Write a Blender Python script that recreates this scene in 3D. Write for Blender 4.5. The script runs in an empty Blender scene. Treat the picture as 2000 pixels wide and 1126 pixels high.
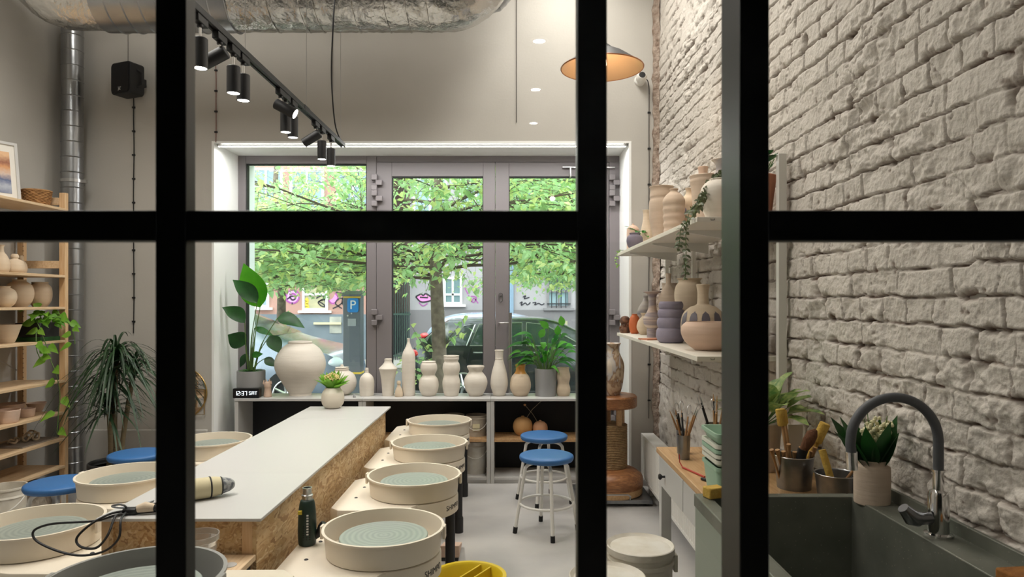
import bpy, math, random
import numpy as np
from mathutils import Vector, Matrix
random.seed(7)
scn = bpy.context.scene
PI = math.pi
EYE = 1.5
F = 1333.0
# ------------------------------------------------------------------ camera
cam_d = bpy.data.cameras.new('camera'); cam = bpy.data.objects.new('camera', cam_d)
scn.collection.objects.link(cam); scn.camera = cam
cam.location = (0, 0, EYE); cam.rotation_euler = (PI/2, 0, 0)
cam_d.sensor_width = 36.0; cam_d.lens = F/2000*36.0
cam_d.shift_y = 0.0125
cam_d.clip_start = 0.05; cam_d.clip_end = 200
cam_d.dof.use_dof = True; cam_d.dof.focus_distance = 4.2; cam_d.dof.aperture_fstop = 9.0
# ------------------------------------------------------------------ world, exposure
w = bpy.data.worlds.new('overcast_sky'); scn.world = w; w.use_nodes = True
wn = w.node_tree; wn.nodes.clear()
wo = wn.nodes.new('ShaderNodeOutputWorld'); wb = wn.nodes.new('ShaderNodeBackground')
wb.inputs[0].default_value = (0.88, 0.95, 1.0, 1); wb.inputs[1].default_value = 5.5
wn.links.new(wb.outputs[0], wo.inputs[0])
scn.view_settings.view_transform = 'Standard'; scn.view_settings.look = 'None'
scn.view_settings.exposure = 0.0; scn.view_settings.gamma = 1.0
scn.view_settings.use_curve_mapping = False

def add_light(name, kind, loc, energy, color, size=None, sizey=None, rot=(0,0,0), parent=None, spot=None, blend=0.5, spread=None):
    d = bpy.data.lights.new(name, kind); d.energy = energy; d.color = color
    if kind == 'AREA':
        d.shape = 'RECTANGLE'; d.size = size; d.size_y = sizey or size
        if spread: d.spread = spread
    elif kind == 'SUN': d.angle = size
    else: d.shadow_soft_size = size
    if kind == 'SPOT': d.spot_size = spot; d.spot_blend = blend
    o = bpy.data.objects.new(name, d); scn.collection.objects.link(o)
    o.location = loc; o.rotation_euler = rot
    if parent: o.parent = parent
    return o
add_light('sun', 'SUN', (0, 10, 20), 1.6, (1, .97, .9), size=0.6, rot=(math.radians(28), math.radians(-25), 0))
# fill lights added under the ceiling to brighten the workshop (housings further down)
FILL_LIGHTS = [(-2.2, 2.9), (0.42, 4.0)]
for cx_, cy_ in FILL_LIGHTS:
    add_light('fill_light', 'AREA', (cx_, cy_, 4.2), 84 if cx_ < 0 else 58, (1, .95, .885), size=0.5, sizey=2.6)

# ------------------------------------------------------------------ helpers
def c(r, g, b):
    f = lambda v: (v/255/12.92 if v/255 <= .04045 else ((v/255+.055)/1.055)**2.4)
    return (f(r), f(g), f(b), 1)
def P(px, Y): return (px-1000)/F*Y
def Zh(py, Y): return EYE-(py-588)/F*Y

def mat(name, col, rough=.6, metal=0, bump=None, var=None, spec=None, coat=0, emit=None, trans=None, stretch=None, alpha=None):
    m = bpy.data.materials.new(name); m.use_nodes = True
    nt = m.node_tree; b = nt.nodes['Principled BSDF']
    b.inputs['Base Color'].default_value = col
    b.inputs['Roughness'].default_value = rough; b.inputs['Metallic'].default_value = metal
    if spec is not None: b.inputs['Specular IOR Level'].default_value = spec
    if coat: b.inputs['Coat Weight'].default_value = coat; b.inputs['Coat Roughness'].default_value = .15
    if emit: b.inputs['Emission Color'].default_value = emit[0]; b.inputs['Emission Strength'].default_value = emit[1]
    if trans: b.inputs['Transmission Weight'].default_value = trans
    tc = None
    if bump or var:
        tc = nt.nodes.new('ShaderNodeTexCoord'); mp = nt.nodes.new('ShaderNodeMapping')
        nt.links.new(tc.outputs['Object'], mp.inputs[0])
        if stretch: mp.inputs['Scale'].default_value = stretch
    if var:
        n = nt.nodes.new('ShaderNodeTexNoise'); n.inputs['Scale'].default_value = var[0]; n.inputs['Detail'].default_value = 5
        nt.links.new(mp.outputs[0], n.inputs['Vector'])
        r = nt.nodes.new('ShaderNodeValToRGB')
        r.color_ramp.elements[0].position = .35; r.color_ramp.elements[1].position = .65
        r.color_ramp.elements[0].color = col; r.color_ramp.elements[1].color = var[1]
        nt.links.new(n.outputs[0], r.inputs[0]); nt.links.new(r.outputs[0], b.inputs['Base Color'])
    if bump:
        n = nt.nodes.new('ShaderNodeTexNoise'); n.inputs['Scale'].default_value = bump[0]; n.inputs['Detail'].default_value = 6
        nt.links.new(mp.outputs[0], n.inputs['Vector'])
        bp = nt.nodes.new('ShaderNodeBump'); bp.inputs['Strength'].default_value = bump[1]; bp.inputs['Distance'].default_value = bump[2] if len(bump) > 2 else .01
        nt.links.new(n.outputs[0], bp.inputs['Height']); nt.links.new(bp.outputs[0], b.inputs['Normal'])
    return m

def leafmat(name, col, col2, scale=8, tr=.35):
    m = mat(name, col, .42, var=(scale, col2)); nt = m.node_tree
    b = nt.nodes['Principled BSDF']; out = [n for n in nt.nodes if n.type == 'OUTPUT_MATERIAL'][0]
    t = nt.nodes.new('ShaderNodeBsdfTranslucent'); mx = nt.nodes.new('ShaderNodeMixShader'); mx.inputs[0].default_value = tr
    rp = [n for n in nt.nodes if n.type == 'VALTORGB'][0]
    nt.links.new(rp.outputs[0], t.inputs[0])
    nt.links.new(b.outputs[0], mx.inputs[1]); nt.links.new(t.outputs[0], mx.inputs[2]); nt.links.new(mx.outputs[0], out.inputs[0])
    return m

def glassmat(name, tint=(1, 1, 1, 1), refl=1.0):
    m = bpy.data.materials.new(name); m.use_nodes = True; nt = m.node_tree; nt.nodes.clear()
    o = nt.nodes.new('ShaderNodeOutputMaterial'); t = nt.nodes.new('ShaderNodeBsdfTransparent'); t.inputs[0].default_value = tint
    g = nt.nodes.new('ShaderNodeBsdfGlossy'); g.inputs['Roughness'].default_value = 0
    fr = nt.nodes.new('ShaderNodeFresnel'); fr.inputs[0].default_value = 1.45
    mu = nt.nodes.new('ShaderNodeMath'); mu.operation = 'MULTIPLY'; mu.inputs[1].default_value = refl
    nt.links.new(fr.outputs[0], mu.inputs[0])
    mx = nt.nodes.new('ShaderNodeMixShader'); nt.links.new(mu.outputs[0], mx.inputs[0])
    nt.links.new(t.outputs[0], mx.inputs[1]); nt.links.new(g.outputs[0], mx.inputs[2]); nt.links.new(mx.outputs[0], o.inputs[0])
    return m

def rampmat(name, cols, scale, rough=.6, kind='noise', stretch=(1,1,1), distort=0, bump=0, detail=5, metal=0, coord='Object'):
    """surface pattern from one texture through a colour ramp: cols = [(pos, colour), ...]"""
    m = bpy.data.materials.new(name); m.use_nodes = True; nt = m.node_tree; b = nt.nodes['Principled BSDF']
    b.inputs['Roughness'].default_value = rough; b.inputs['Metallic'].default_value = metal
    tc = nt.nodes.new('ShaderNodeTexCoord'); mp = nt.nodes.new('ShaderNodeMapping'); mp.inputs['Scale'].default_value = stretch
    nt.links.new(tc.outputs[coord], mp.inputs[0]); vec = mp.outputs[0]
    if kind == 'noise':
        n = nt.nodes.new('ShaderNodeTexNoise'); n.inputs['Scale'].default_value = scale; n.inputs['Detail'].default_value = detail
        n.inputs['Distortion'].default_value = distort; out = n.outputs[0]
    elif kind == 'voronoi':
        if distort:
            dn = nt.nodes.new('ShaderNodeTexNoise'); dn.inputs['Scale'].default_value = scale*.4
            ad = nt.nodes.new('ShaderNodeVectorMath'); ad.operation = 'MULTIPLY_ADD'; ad.inputs[1].default_value = (distort,)*3
            nt.links.new(vec, dn.inputs['Vector']); nt.links.new(dn.outputs['Color'], ad.inputs[0]); nt.links.new(vec, ad.inputs[2]); vec = ad.outputs[0]
        n = nt.nodes.new('ShaderNodeTexVoronoi'); n.inputs['Scale'].default_value = scale
        sp = nt.nodes.new('ShaderNodeSeparateColor'); nt.links.new(n.outputs['Color'], sp.inputs[0]); out = sp.outputs[0]
    elif kind == 'wave':
        n = nt.nodes.new('ShaderNodeTexWave'); n.inputs['Scale'].default_value = scale; n.inputs['Distortion'].default_value = distort
        n.inputs['Detail'].default_value = detail; n.bands_direction = 'Z'; out = n.outputs[0]
    nt.links.new(vec, n.inputs['Vector'])
    r = nt.nodes.new('ShaderNodeValToRGB'); els = r.color_ramp.elements
    while len(els) < len(cols): els.new(.5)
    for e, (p, k) in zip(els, cols): e.position = p; e.color = k
    nt.links.new(out, r.inputs[0]); nt.links.new(r.outputs[0], b.inputs['Base Color'])
    if bump:
        bp = nt.nodes.new('ShaderNodeBump'); bp.inputs['Strength'].default_value = bump; bp.inputs['Distance'].default_value = .005
        nt.links.new(out, bp.inputs['Height']); nt.links.new(bp.outputs[0], b.inputs['Normal'])
    return m

class MB:
    def __init__(s): s.v = []; s.f = []
    def add(s, vs, fs):
        o = len(s.v); s.v += [tuple(p) for p in vs]; s.f += [tuple(i+o for i in f) for f in fs]; return s
    def box(s, x0, x1, y0, y1, z0, z1, M=None):
        vs = [Vector((x, y, z)) for x in (x0, x1) for y in (y0, y1) for z in (z0, z1)]
        if M: vs = [M @ p for p in vs]
        return s.add(vs, [(0,1,3,2), (4,6,7,5), (0,4,5,1), (2,3,7,6), (0,2,6,4), (1,5,7,3)])
    def lathe(s, prof, segs=32, cx=0, cy=0, cz=0, M=None, sx=1, sy=1, cap=True):
        vs = []; fs = []; n = len(prof)
        for r, z in prof:
            for k in range(segs):
                a = 2*PI*k/segs; vs.append(Vector((r*math.cos(a)*sx, r*math.sin(a)*sy, z)))
        for i in range(n-1):
            for k in range(segs):
                k2 = (k+1) % segs; fs.append((i*segs+k, i*segs+k2, (i+1)*segs+k2, (i+1)*segs+k))
        if cap and prof[0][0] > 1e-4: fs.append(tuple(range(segs-1, -1, -1)))
        if cap and prof[-1][0] > 1e-4: fs.append(tuple((n-1)*segs+k for k in range(segs)))
        if M: vs = [M @ p for p in vs]
        return s.add([p+Vector((cx, cy, cz)) for p in vs], fs)
    def cyl(s, a, b, r, segs=16, r2=None):
        return s.tube([a, b], [r, r if r2 is None else r2], segs)
    def tube(s, pts, r, segs=8, closed=False):
        pts = [Vector(p) for p in pts]; n = len(pts); rs = r if isinstance(r, (list, tuple)) else [r]*n
        vs = []; fs = []; prev = None
        for i, p in enumerate(pts):
            if closed: t = pts[(i+1) % n]-pts[i-1]
            else: t = pts[min(i+1, n-1)]-pts[max(i-1, 0)]
            if t.length < 1e-9: t = Vector((0, 0, 1))
            t.normalize()
            if prev is None:
                u = t.cross(Vector((0, 0, 1)));
                if u.length < .05: u = t.cross(Vector((0, 1, 0)))
            else: u = prev-t*prev.dot(t)
            u.normalize(); prev = u; w_ = t.cross(u)
            for k in range(segs):
                a = 2*PI*k/segs; vs.append(p+(u*math.cos(a)+w_*math.sin(a))*rs[i])
        m = n if closed else n-1
        for i in range(m):
            j = (i+1) % n
            for k in range(segs):
                k2 = (k+1) % segs; fs.append((i*segs+k, j*segs+k, j*segs+k2, i*segs+k2))
        if not closed:
            fs.append(tuple(range(segs))); fs.append(tuple((n-1)*segs+k for k in range(segs-1, -1, -1)))
        return s.add(vs, fs)
    def prism(s, out, z0, z1, inset=0):
        n = len(out); cx = sum(p[0] for p in out)/n; cy = sum(p[1] for p in out)/n
        vs = [(x, y, z0) for x, y in out]+[(x, y, z1-inset) for x, y in out]
        rings = 2
        if inset:
            def ins(p, d):
                l = math.hypot(p[0]-cx, p[1]-cy); return (p[0]-(p[0]-cx)/l*d, p[1]-(p[1]-cy)/l*d)
            vs += [(*ins(p, inset*.3), z1-inset*.3) for p in out]; vs += [(*ins(p, inset), z1) for p in out]; rings = 4
        fs = [tuple(range(n-1, -1, -1)), tuple((rings-1)*n+i for i in range(n))]
        for r in range(rings-1):
            for i in range(n):
                j = (i+1) % n; fs.append((r*n+i, r*n+j, (r+1)*n+j, (r+1)*n+i))
        return s.add(vs, fs)
    def extr(s, out, axis, a, b):
        """polygon outline (u, v) extruded along axis from a to b; axis x: (y,z), y: (x,z)"""
        n = len(out); mk = (lambda u, v, t: (t, u, v)) if axis == 'x' else (lambda u, v, t: (u, t, v))
        vs = [mk(u, v, a) for u, v in out]+[mk(u, v, b) for u, v in out]
        return s.add(vs, [tuple(range(n)), tuple(range(2*n-1, n-1, -1))]+[(i, i+n, (i+1) % n+n, (i+1) % n) for i in range(n)])
    def leaf(s, p, d, L, W, up=(0, 0, 1), droop=.3, fold=.2, n=6, prof='ovate', twist=0, wav=0):
        p = Vector(p); d = Vector(d).normalized(); up = Vector(up)
        side = d.cross(up)
        if side.length < .05: side = d.cross(Vector((0, 1, .1)))
        side.normalize(); nup = side.cross(d).normalized(); vs = []; fs = []
        for i in range(n+1):
            t = i/n; q = p+d*L*t+Vector((0, 0, -droop*L*t*t))
            if prof == 'ovate': wd = math.sin(PI*min(1, t**.75))*1.0
            elif prof == 'heart': wd = math.sin(PI*t**.55)*1.0
            elif prof == 'strap': wd = min(1, t*6+.3)*(1-t)**.5
            elif prof == 'round': wd = math.sqrt(max(0, 1-(2*t-1)**2))
            else: wd = math.sin(PI*t)
            wd = max(wd, .02)*W/2
            wv = math.sin(t*9+twist)*wav*W
            a = twist*t; sd = side*math.cos(a)+nup*math.sin(a)
            vs += [q-sd*wd+nup*(fold*wd+wv), q, q+sd*wd+nup*(fold*wd-wv)]
        for i in range(n):
            a = i*3; fs += [(a, a+1, a+4, a+3), (a+1, a+2, a+5, a+4)]
        return s.add(vs, fs)
    def build(s, name, m, parent=None, bevel=0, smooth=40, kind=None, label=None, cat=None, group=None, loc=None, rot=None):
        me = bpy.data.meshes.new(name); me.from_pydata(s.v, [], s.f); me.update()
        if smooth:
            me.shade_smooth()
            if smooth < 179: me.set_sharp_from_angle(angle=math.radians(smooth))
        o = bpy.data.objects.new(name, me); scn.collection.objects.link(o); me.materials.append(m)
        if parent: o.parent = parent
        if bevel:
            b = o.modifiers.new('bevel', 'BEVEL'); b.width = bevel; b.segments = 2; b.limit_method = 'ANGLE'
        if loc: o.location = loc
        if rot: o.rotation_euler = rot
        if kind: o['kind'] = kind
        if label: o['label'] = label
        if cat: o['category'] = cat
        if group: o['group'] = group
        return o

def thing(name, label, cat, loc=(0, 0, 0), rz=0, group=None, kind=None):
    o = bpy.data.objects.new(name, None); scn.collection.objects.link(o); o.empty_display_size = .1
    o.location = loc; o.rotation_euler = (0, 0, rz)
    if label: o['label'] = label
    if cat: o['category'] = cat
    if group: o['group'] = group
    if kind: o['kind'] = kind
    return o
def copy_tree(o, parent=None):
    n = o.copy(); scn.collection.objects.link(n)
    if parent: n.parent = parent
    for ch in list(o.children): copy_tree(ch, n)
    return n
def dup(o, loc, rz, label, group=None):
    n = copy_tree(o); n.location = loc; n.rotation_euler = (0, 0, rz); n['label'] = label
    if group: n['group'] = group
    return n
def B(*a): return MB().box(*a)
def smooth_prof(pts, n=5):
    out = []
    for i in range(len(pts)-1):
        p0 = pts[max(i-1, 0)]; p1 = pts[i]; p2 = pts[i+1]; p3 = pts[min(i+2, len(pts)-1)]
        for k in range(n):
            t = k/n
            out.append(tuple(.5*(2*p1[j]+(p2[j]-p0[j])*t+(2*p0[j]-5*p1[j]+4*p2[j]-p3[j])*t*t+(3*p1[j]-p0[j]-3*p2[j]+p3[j])*t**3) for j in range(len(p1))))
    out.append(tuple(pts[-1])); return out
def spath(pts, n=6): return smooth_prof(pts, n)
def potprof(pts, h, r, wall=.06, depth=.35, sm=5):
    """pts: (radius fraction, height fraction) from base to lip; adds a hollow mouth"""
    pr = smooth_prof(pts, sm); pr = [(max(a, .01)*r, b*h) for a, b in pr]
    zt = pr[-1][1]; rt = pr[-1][0]; wl = wall*r
    inner = [(max(rt-wl*.5, .002), zt+wl*.4), (max(rt-wl, .0015), zt-wl*.3)]
    for a, b in reversed(pr[:-1]):
        if b < zt*(1-depth): break
        if b < zt-wl*.5: inner.append((max(a-wl, .0012), b))
    inner.append((.0005, inner[-1][1]-.001))
    return [(.0005, 0)]+pr+inner
def vase(name, label, cat, loc, pts, h, r, m, group=None, depth=.35, segs=40, wall=.06, name_kind='vase', sm=5, parent=None):
    mb = MB().lathe(potprof(pts, h, r, wall, depth, sm), segs)
    o = mb.build(name, m, parent, smooth=60, label=label, cat=cat, group=group, loc=loc); return o
def text(name, s, size, m, parent, loc, rot, depth=.001, align='CENTER', bend=None):
    cu = bpy.data.curves.new(name, 'FONT'); cu.body = s; cu.size = size; cu.extrude = depth; cu.align_x = align; cu.align_y = 'CENTER'
    tmp = bpy.data.objects.new('tmp', cu); scn.collection.objects.link(tmp)
    bpy.context.view_layer.update()
    me = bpy.data.meshes.new_from_object(tmp.evaluated_get(bpy.context.evaluated_depsgraph_get()))
    bpy.data.objects.remove(tmp)
    if bend:   # wrap round a vertical cylinder of radius bend, text x becomes the arc
        for v in me.vertices:
            a = v.co.x/bend[0]+bend[1]; rr = bend[0]+v.co.z
            v.co = (rr*math.cos(a), rr*math.sin(a), v.co.y)
    me.materials.clear(); me.materials.append(m)
    o = bpy.data.objects.new(name, me); scn.collection.objects.link(o)
    if parent: o.parent = parent
    o.location = loc; o.rotation_euler = rot
    return o

# ------------------------------------------------------------------ materials
M = {}
M['plaster'] = mat('painted plaster', c(190, 186, 179), .85, bump=(60, .08), var=(2, c(184, 180, 173)))
M['white_plaster'] = mat('white reveal paint', c(246, 247, 245), .6, bump=(50, .06))
M['ceiling'] = mat('ceiling paint', c(205, 200, 192), .9)
M['concrete'] = mat('polished concrete floor', c(176, 174, 172), .38, bump=(30, .05), var=(2.2, c(194, 191, 187)))
M['black_steel'] = mat('black painted steel', (.005, .006, .0055, 1), .42, spec=.5)
M['pane'] = glassmat('partition glass', (.985, 1, .99, 1), 1.5)
M['pane2'] = glassmat('shopfront glass', (.95, .985, .97, 1), 1.0)
M['alu'] = mat('grey powder coated aluminium', c(124, 118, 120), .45, bump=(300, .03))
M['alu_dark'] = mat('dark gasket', c(40, 40, 44), .6)
M['steel'] = mat('brushed steel', c(190, 190, 190), .28, 1)
M['chrome'] = mat('chrome', c(215, 215, 215), .1, 1)
M['white'] = mat('white laminate', c(197, 196, 194), .35, bump=(80, .02))
M['white_metal'] = mat('white enamelled metal', c(228, 226, 220), .35)
M['black'] = mat('black plastic', c(22, 22, 24), .5)
M['black_panel'] = mat('black panel', c(20, 23, 28), .7)
M['rubber'] = mat('black rubber', c(14, 14, 14), .8)
M['cream'] = mat('cream moulded plastic', c(234, 224, 206), .42, var=(3, c(228, 217, 199)))
M['pan_grey'] = mat('grey plastic pan', c(150, 150, 146), .4)
M['blue'] = mat('blue vinyl seat', c(56, 108, 166), .42, bump=(200, .06))
M['pine'] = rampmat('pine wood', [(.3, c(226, 200, 166)), (.55, c(214, 184, 146)), (.75, c(196, 162, 122))], 6, .55, stretch=(14, 1, 14), distort=.6)
M['pine_v'] = rampmat('pine wood upright', [(.3, c(224, 192, 152)), (.6, c(210, 172, 128)), (.8, c(192, 150, 106))], 6, .55, stretch=(14, 14, 1), distort=.6)
M['oak'] = rampmat('oiled oak worktop', [(.3, c(204, 168, 124)), (.6, c(188, 148, 104)), (.8, c(170, 130, 88))], 5, .45, stretch=(16, 1.5, 16), distort=.8)
M['walnut'] = rampmat('turned hardwood', [(.3, c(172, 122, 80)), (.5, c(142, 94, 58)), (.75, c(114, 72, 44))], 7, .4, stretch=(1.5, 6, 9), distort=1.5)
M['osb'] = rampmat('oriented strand board', [(0, c(158, 120, 78)), (.25, c(198, 164, 116)), (.5, c(214, 186, 142)), (.7, c(180, 140, 92)), (1, c(226, 204, 164))], 30, .6, 'voronoi', stretch=(1, .38, 1.2), distort=.5, bump=.15)
M['clay_white'] = mat('white bisque clay', c(226, 218, 206), .75, bump=(16, .22, .006), var=(6, c(219, 211, 199)), stretch=(.6, .6, 7))
M['clay_warm'] = mat('buff bisque clay', c(214, 196, 172), .8, bump=(16, .22, .006), var=(6, c(206, 187, 162)), stretch=(.6, .6, 7))
M['clay_tan'] = mat('tan bisque clay', c(200, 182, 164), .8, bump=(16, .22, .006), var=(6, c(191, 172, 153)), stretch=(.6, .6, 7))
M['clay_pink'] = mat('pinkish bisque clay', c(214, 186, 166), .8, bump=(16, .22, .006), var=(6, c(206, 178, 158)), stretch=(.6, .6, 7))
M['clay_purple'] = mat('mauve grey clay', c(150, 144, 160), .85, bump=(70, .15), var=(9, c(138, 131, 148)))
M['clay_grey'] = mat('grey stoneware', c(146, 146, 146), .7, bump=(70, .1))
M['terracotta'] = mat('terracotta', c(190, 128, 98), .8, bump=(80, .08), var=(5, c(178, 118, 90)))
M['leaf_dark'] = leafmat('dark leaf', c(22, 62, 26), c(38, 92, 36), 10, .25)
M['leaf_mid'] = leafmat('mid green leaf', c(34, 104, 40), c(70, 140, 50), 9, .35)
M['leaf_bright'] = leafmat('bright leaf', c(110, 172, 52), c(150, 198, 76), 9, .4)
M['leaf_dracaena'] = leafmat('dragon tree leaf', c(30, 54, 34), c(52, 80, 48), 10, .15)
M['leaf_euca'] = leafmat('eucalyptus leaf', c(84, 94, 66), c(108, 116, 88), 12, .15)
M['stem'] = mat('plant stem', c(90, 120, 60), .6)
M['bark'] = mat('grey bark', c(120, 106, 92), .9, bump=(30, .5), var=(14, c(92, 80, 70)))
M['soil'] = mat('potting soil', c(48, 34, 26), .95, bump=(90, .6))
M['galv'] = mat('galvanised metal', c(150, 152, 154), .35, .9, bump=(40, .05), var=(20, c(128, 130, 134)))
M['foil'] = mat('aluminium foil wrap', c(198, 196, 192), .22, 1, bump=(9, .9, .03))
M['spiral'] = mat('galvanised spiral duct', c(172, 174, 176), .3, 1, bump=(5, .2, .02), var=(4, c(150, 152, 156)))
M['cord'] = mat('black cable', c(20, 20, 22), .5)
M['paint_black'] = mat('black print', c(24, 24, 26), .6)
M['lamp_on'] = mat('lit lamp lens', (1, 1, 1, 1), .4, emit=((1, .93, .85, 1), 14))
M['led'] = mat('lit led strip', (1, 1, 1, 1), .4, emit=((1, .96, .92, 1), 6))
# ================================================================== the room
XL, XR, YW, YG, YO, ZC = -3.63, 1.187, 5.55, 6.03, 6.42, 4.3
B(XL-.2, XR+.3, -4.6, YO, -.2, 0).build('floor', M['concrete'], kind='structure', smooth=0)
B(XL-.2, XR+.3, .66, YO, ZC, ZC+.2).build('ceiling', M['ceiling'], kind='structure', smooth=0)
B(XL-.2, XL, .66, YO, 0, ZC).build('wall_left', M['plaster'], kind='structure', smooth=0)
wb_ = MB()
wb_.box(XL, -2.44, YW, YO, 0, ZC); wb_.box(.97, XR+.3, YW, YO, 0, ZC); wb_.box(-2.44, .97, YW, YO, 2.80, ZC)
wb_.build('wall_back', M['plaster'], kind='structure', smooth=0)
# white lining of the window opening
for k, b_ in enumerate([(-2.44, -2.42, YW-.006, YO, 0, 2.80), (.95, .97, YW-.006, YO, 0, 2.80), (-2.42, .95, YW-.006, YO, 2.785, 2.80)]):
    B(*b_).build('trim_%d' % (k+1), M['white_plaster'], kind='structure', smooth=0)
B(XL, -2.47, YW-.035, YW, 0, .46).build('baseboard_back', M['plaster'], kind='structure', smooth=0, bevel=.004)

# --- the painted brick wall: real relief on a fine grid
def vnoise(u, v, seed):
    rs = np.random.RandomState(seed); T = rs.rand(256, 256)
    iu = np.floor(u).astype(int); iv = np.floor(v).astype(int); fu = u-iu; fv = v-iv
    fu = fu*fu*(3-2*fu); fv = fv*fv*(3-2*fv)
    g = lambda a, b: T[a % 256, b % 256]
    return (g(iu, iv)*(1-fu)+g(iu+1, iv)*fu)*(1-fv)+(g(iu, iv+1)*(1-fu)+g(iu+1, iv+1)*fu)*fv
def fbm(u, v, seed, o=4):
    s = 0; a = .5; tot = 0
    for k in range(o): s = s+a*vnoise(u*2**k, v*2**k, seed+k); tot += a; a *= .5
    return s/tot
ys = [1.15]
while ys[-1] < YW: ys.append(ys[-1]*(1.0022 if 1.5 < ys[-1] < 3 else 1.0036))
ys = np.array([.70, .8, .9, 1.0, 1.08]+ys[:-1]+[YW]); zs = np.concatenate([np.linspace(0, .84, 50), np.arange(.845, 3.25, .0042), np.linspace(3.27, ZC, 110)])
Yg, Zg = np.meshgrid(ys, zs, indexing='ij')
CH = .084
yw = Yg+.012*(fbm(Yg*5, Zg*5, 11)-.5)+.016*(fbm(Yg*18, Zg*18, 5, 3)-.5)
zw = Zg+.022*(fbm(Yg*2.2, Zg*2.2, 21)-.5)+.017*(fbm(Yg*16, Zg*16, 15, 3)-.5)
row = np.floor(zw/CH).astype(int); fz = zw/CH-row
dz = np.minimum(fz, 1-fz)*CH
dy = np.zeros_like(yw); bid = np.zeros_like(yw)
rs = np.random.RandomState(3)
for r in range(row.min(), row.max()+1):
    e = [0-rs.rand()*.25]; k = rs.rand() < .45
    while e[-1] < 7:
        e.append(e[-1]+(.135 if (k and rs.rand() < .8) or rs.rand() < .15 else .27)*rs.uniform(.9, 1.08))
    e = np.array(e); msk = row == r; yy = yw[msk]; ix = np.searchsorted(e, yy)-1; ix = np.clip(ix, 0, len(e)-2)
    dy[msk] = np.minimum(yy-e[ix], e[ix+1]-yy); bid[msk] = ix+r*97.0
dj = np.minimum(dz, dy)
rnd = (np.sin(bid*12.9898+row*7.233)*43758.5453) % 1.0
rnd2 = (np.sin(bid*78.233+row*3.71)*12543.123) % 1.0
joint = 1-np.clip((dj-.0008)/.0048, 0, 1); joint = joint*joint*(3-2*joint)
fill = np.clip((fbm(Yg*7, Zg*7, 31)-.33)*3.6, 0, 1)              # some joints are smeared full of plaster
deep = .0012+.0065*fill
rel = (1-joint*1.0)*deep
rel += (rnd-.5)*.008*np.clip(dj/.01, 0, 1)+(rnd2-.5)*.005*(fz-.5)
crack = np.clip(1-np.abs(fz-.03-.05*fbm(Yg*20, Zg*9, 8))*CH/.0032, 0, 1)*np.clip((fbm(Yg*9, Zg*14, 77)-.5)*8, 0, 1)
gate = np.clip((fbm(Yg*6, Zg*6, 131, 3)-.42)*7, 0, 1)
wob = .0022*(fbm(Yg*60, Zg*60, 141, 2)-.2)
hair = np.clip(1-np.abs(dj-.0012-wob)/.0034, 0, 1)*gate
rel -= crack*.016+hair*.017
vc = np.clip(1-np.abs(fbm(Yg*7+3, Zg*4, 161, 4)-.5)/.006, 0, 1)*np.clip((fbm(Yg*3, Zg*3, 171, 2)-.5)*9, 0, 1); rel -= vc*.009
hole = np.clip((fbm(Yg*15, Zg*15, 151, 3)-.66)*9, 0, 1)*np.clip(1-dj/.022, 0, 1); rel -= hole*.022
rough = fbm(Yg*3.0, Zg*3.4, 41)
patch = np.clip((rough-.53)*7, 0, 1)                               # broken, lumpy places
rel += patch*(fbm(Yg*22, Zg*26, 51, 4)-.5)*.04
rel += (fbm(Yg*1.1, Zg*1.3, 61)-.5)*.02+(fbm(Yg*40, Zg*40, 71, 3)-.5)*.0045+(fbm(Yg*12, Zg*12, 76, 3)-.5)*.005+(fbm(Yg*95, Zg*95, 79, 2)-.5)*.0035
pits = np.clip((fbm(Yg*34, Zg*34, 91, 2)-.8)*8, 0, 1); rel -= pits*.005
rel[-1, :] = 0
X_ = XR-rel+.006
vs = np.stack([X_, Yg, Zg], -1).reshape(-1, 3)
ny, nz = Yg.shape
ii = (np.arange(ny-1)[:, None]*nz+np.arange(nz-1)[None]).reshape(-1)
fs = np.stack([ii, ii+1, ii+nz+1, ii+nz], -1)
me = bpy.data.meshes.new('wall_right')
me.vertices.add(len(vs)); me.vertices.foreach_set('co', vs.astype(np.float32).ravel())
me.loops.add(fs.size); me.loops.foreach_set('vertex_index', fs.astype(np.int32).ravel())
me.polygons.add(len(fs)); me.polygons.foreach_set('loop_start', (np.arange(len(fs))*4).astype(np.int32))
me.polygons.foreach_set('loop_total', np.full(len(fs), 4, np.int32)); me.update(calc_edges=True)
me.shade_smooth()
# places where the limewash has flaked and the mortar shows (its own colour, follows the flakes)
bare = np.clip((crack*.9+vc*.6+hair*.6+hole*.8+pits*.8+joint*np.clip((fbm(Yg*11, Zg*11, 101)-.55)*6, 0, 1)*.7), 0, 1).reshape(-1)
at = me.attributes.new('flaked', 'FLOAT', 'POINT'); at.data.foreach_set('value', bare.astype(np.float32))
bm_ = mat('whitewashed brick', c(204, 197, 188), .85, bump=(75, .85, .006), var=(3.5, c(196, 189, 180)))
nt = bm_.node_tree; pb = nt.nodes['Principled BSDF']; rp = [n for n in nt.nodes if n.type == 'VALTORGB'][0]
an = nt.nodes.new('ShaderNodeAttribute'); an.attribute_name = 'flaked'
mx = nt.nodes.new('ShaderNodeMix'); mx.data_type = 'RGBA'; mx.inputs[7].default_value = c(104, 82, 68)
nt.links.new(an.outputs['Fac'], mx.inputs[0]); nt.links.new(rp.outputs[0], mx.inputs[6]); nt.links.new(mx.outputs[2], pb.inputs['Base Color'])
me.materials.append(bm_)
o = bpy.data.objects.new('wall_right', me); scn.collection.objects.link(o); o['kind'] = 'structure'
B(XR+.03, XR+.3, .66, YW, 0, ZC).build('wall_right_core', M['plaster'], o, smooth=0)
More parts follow.
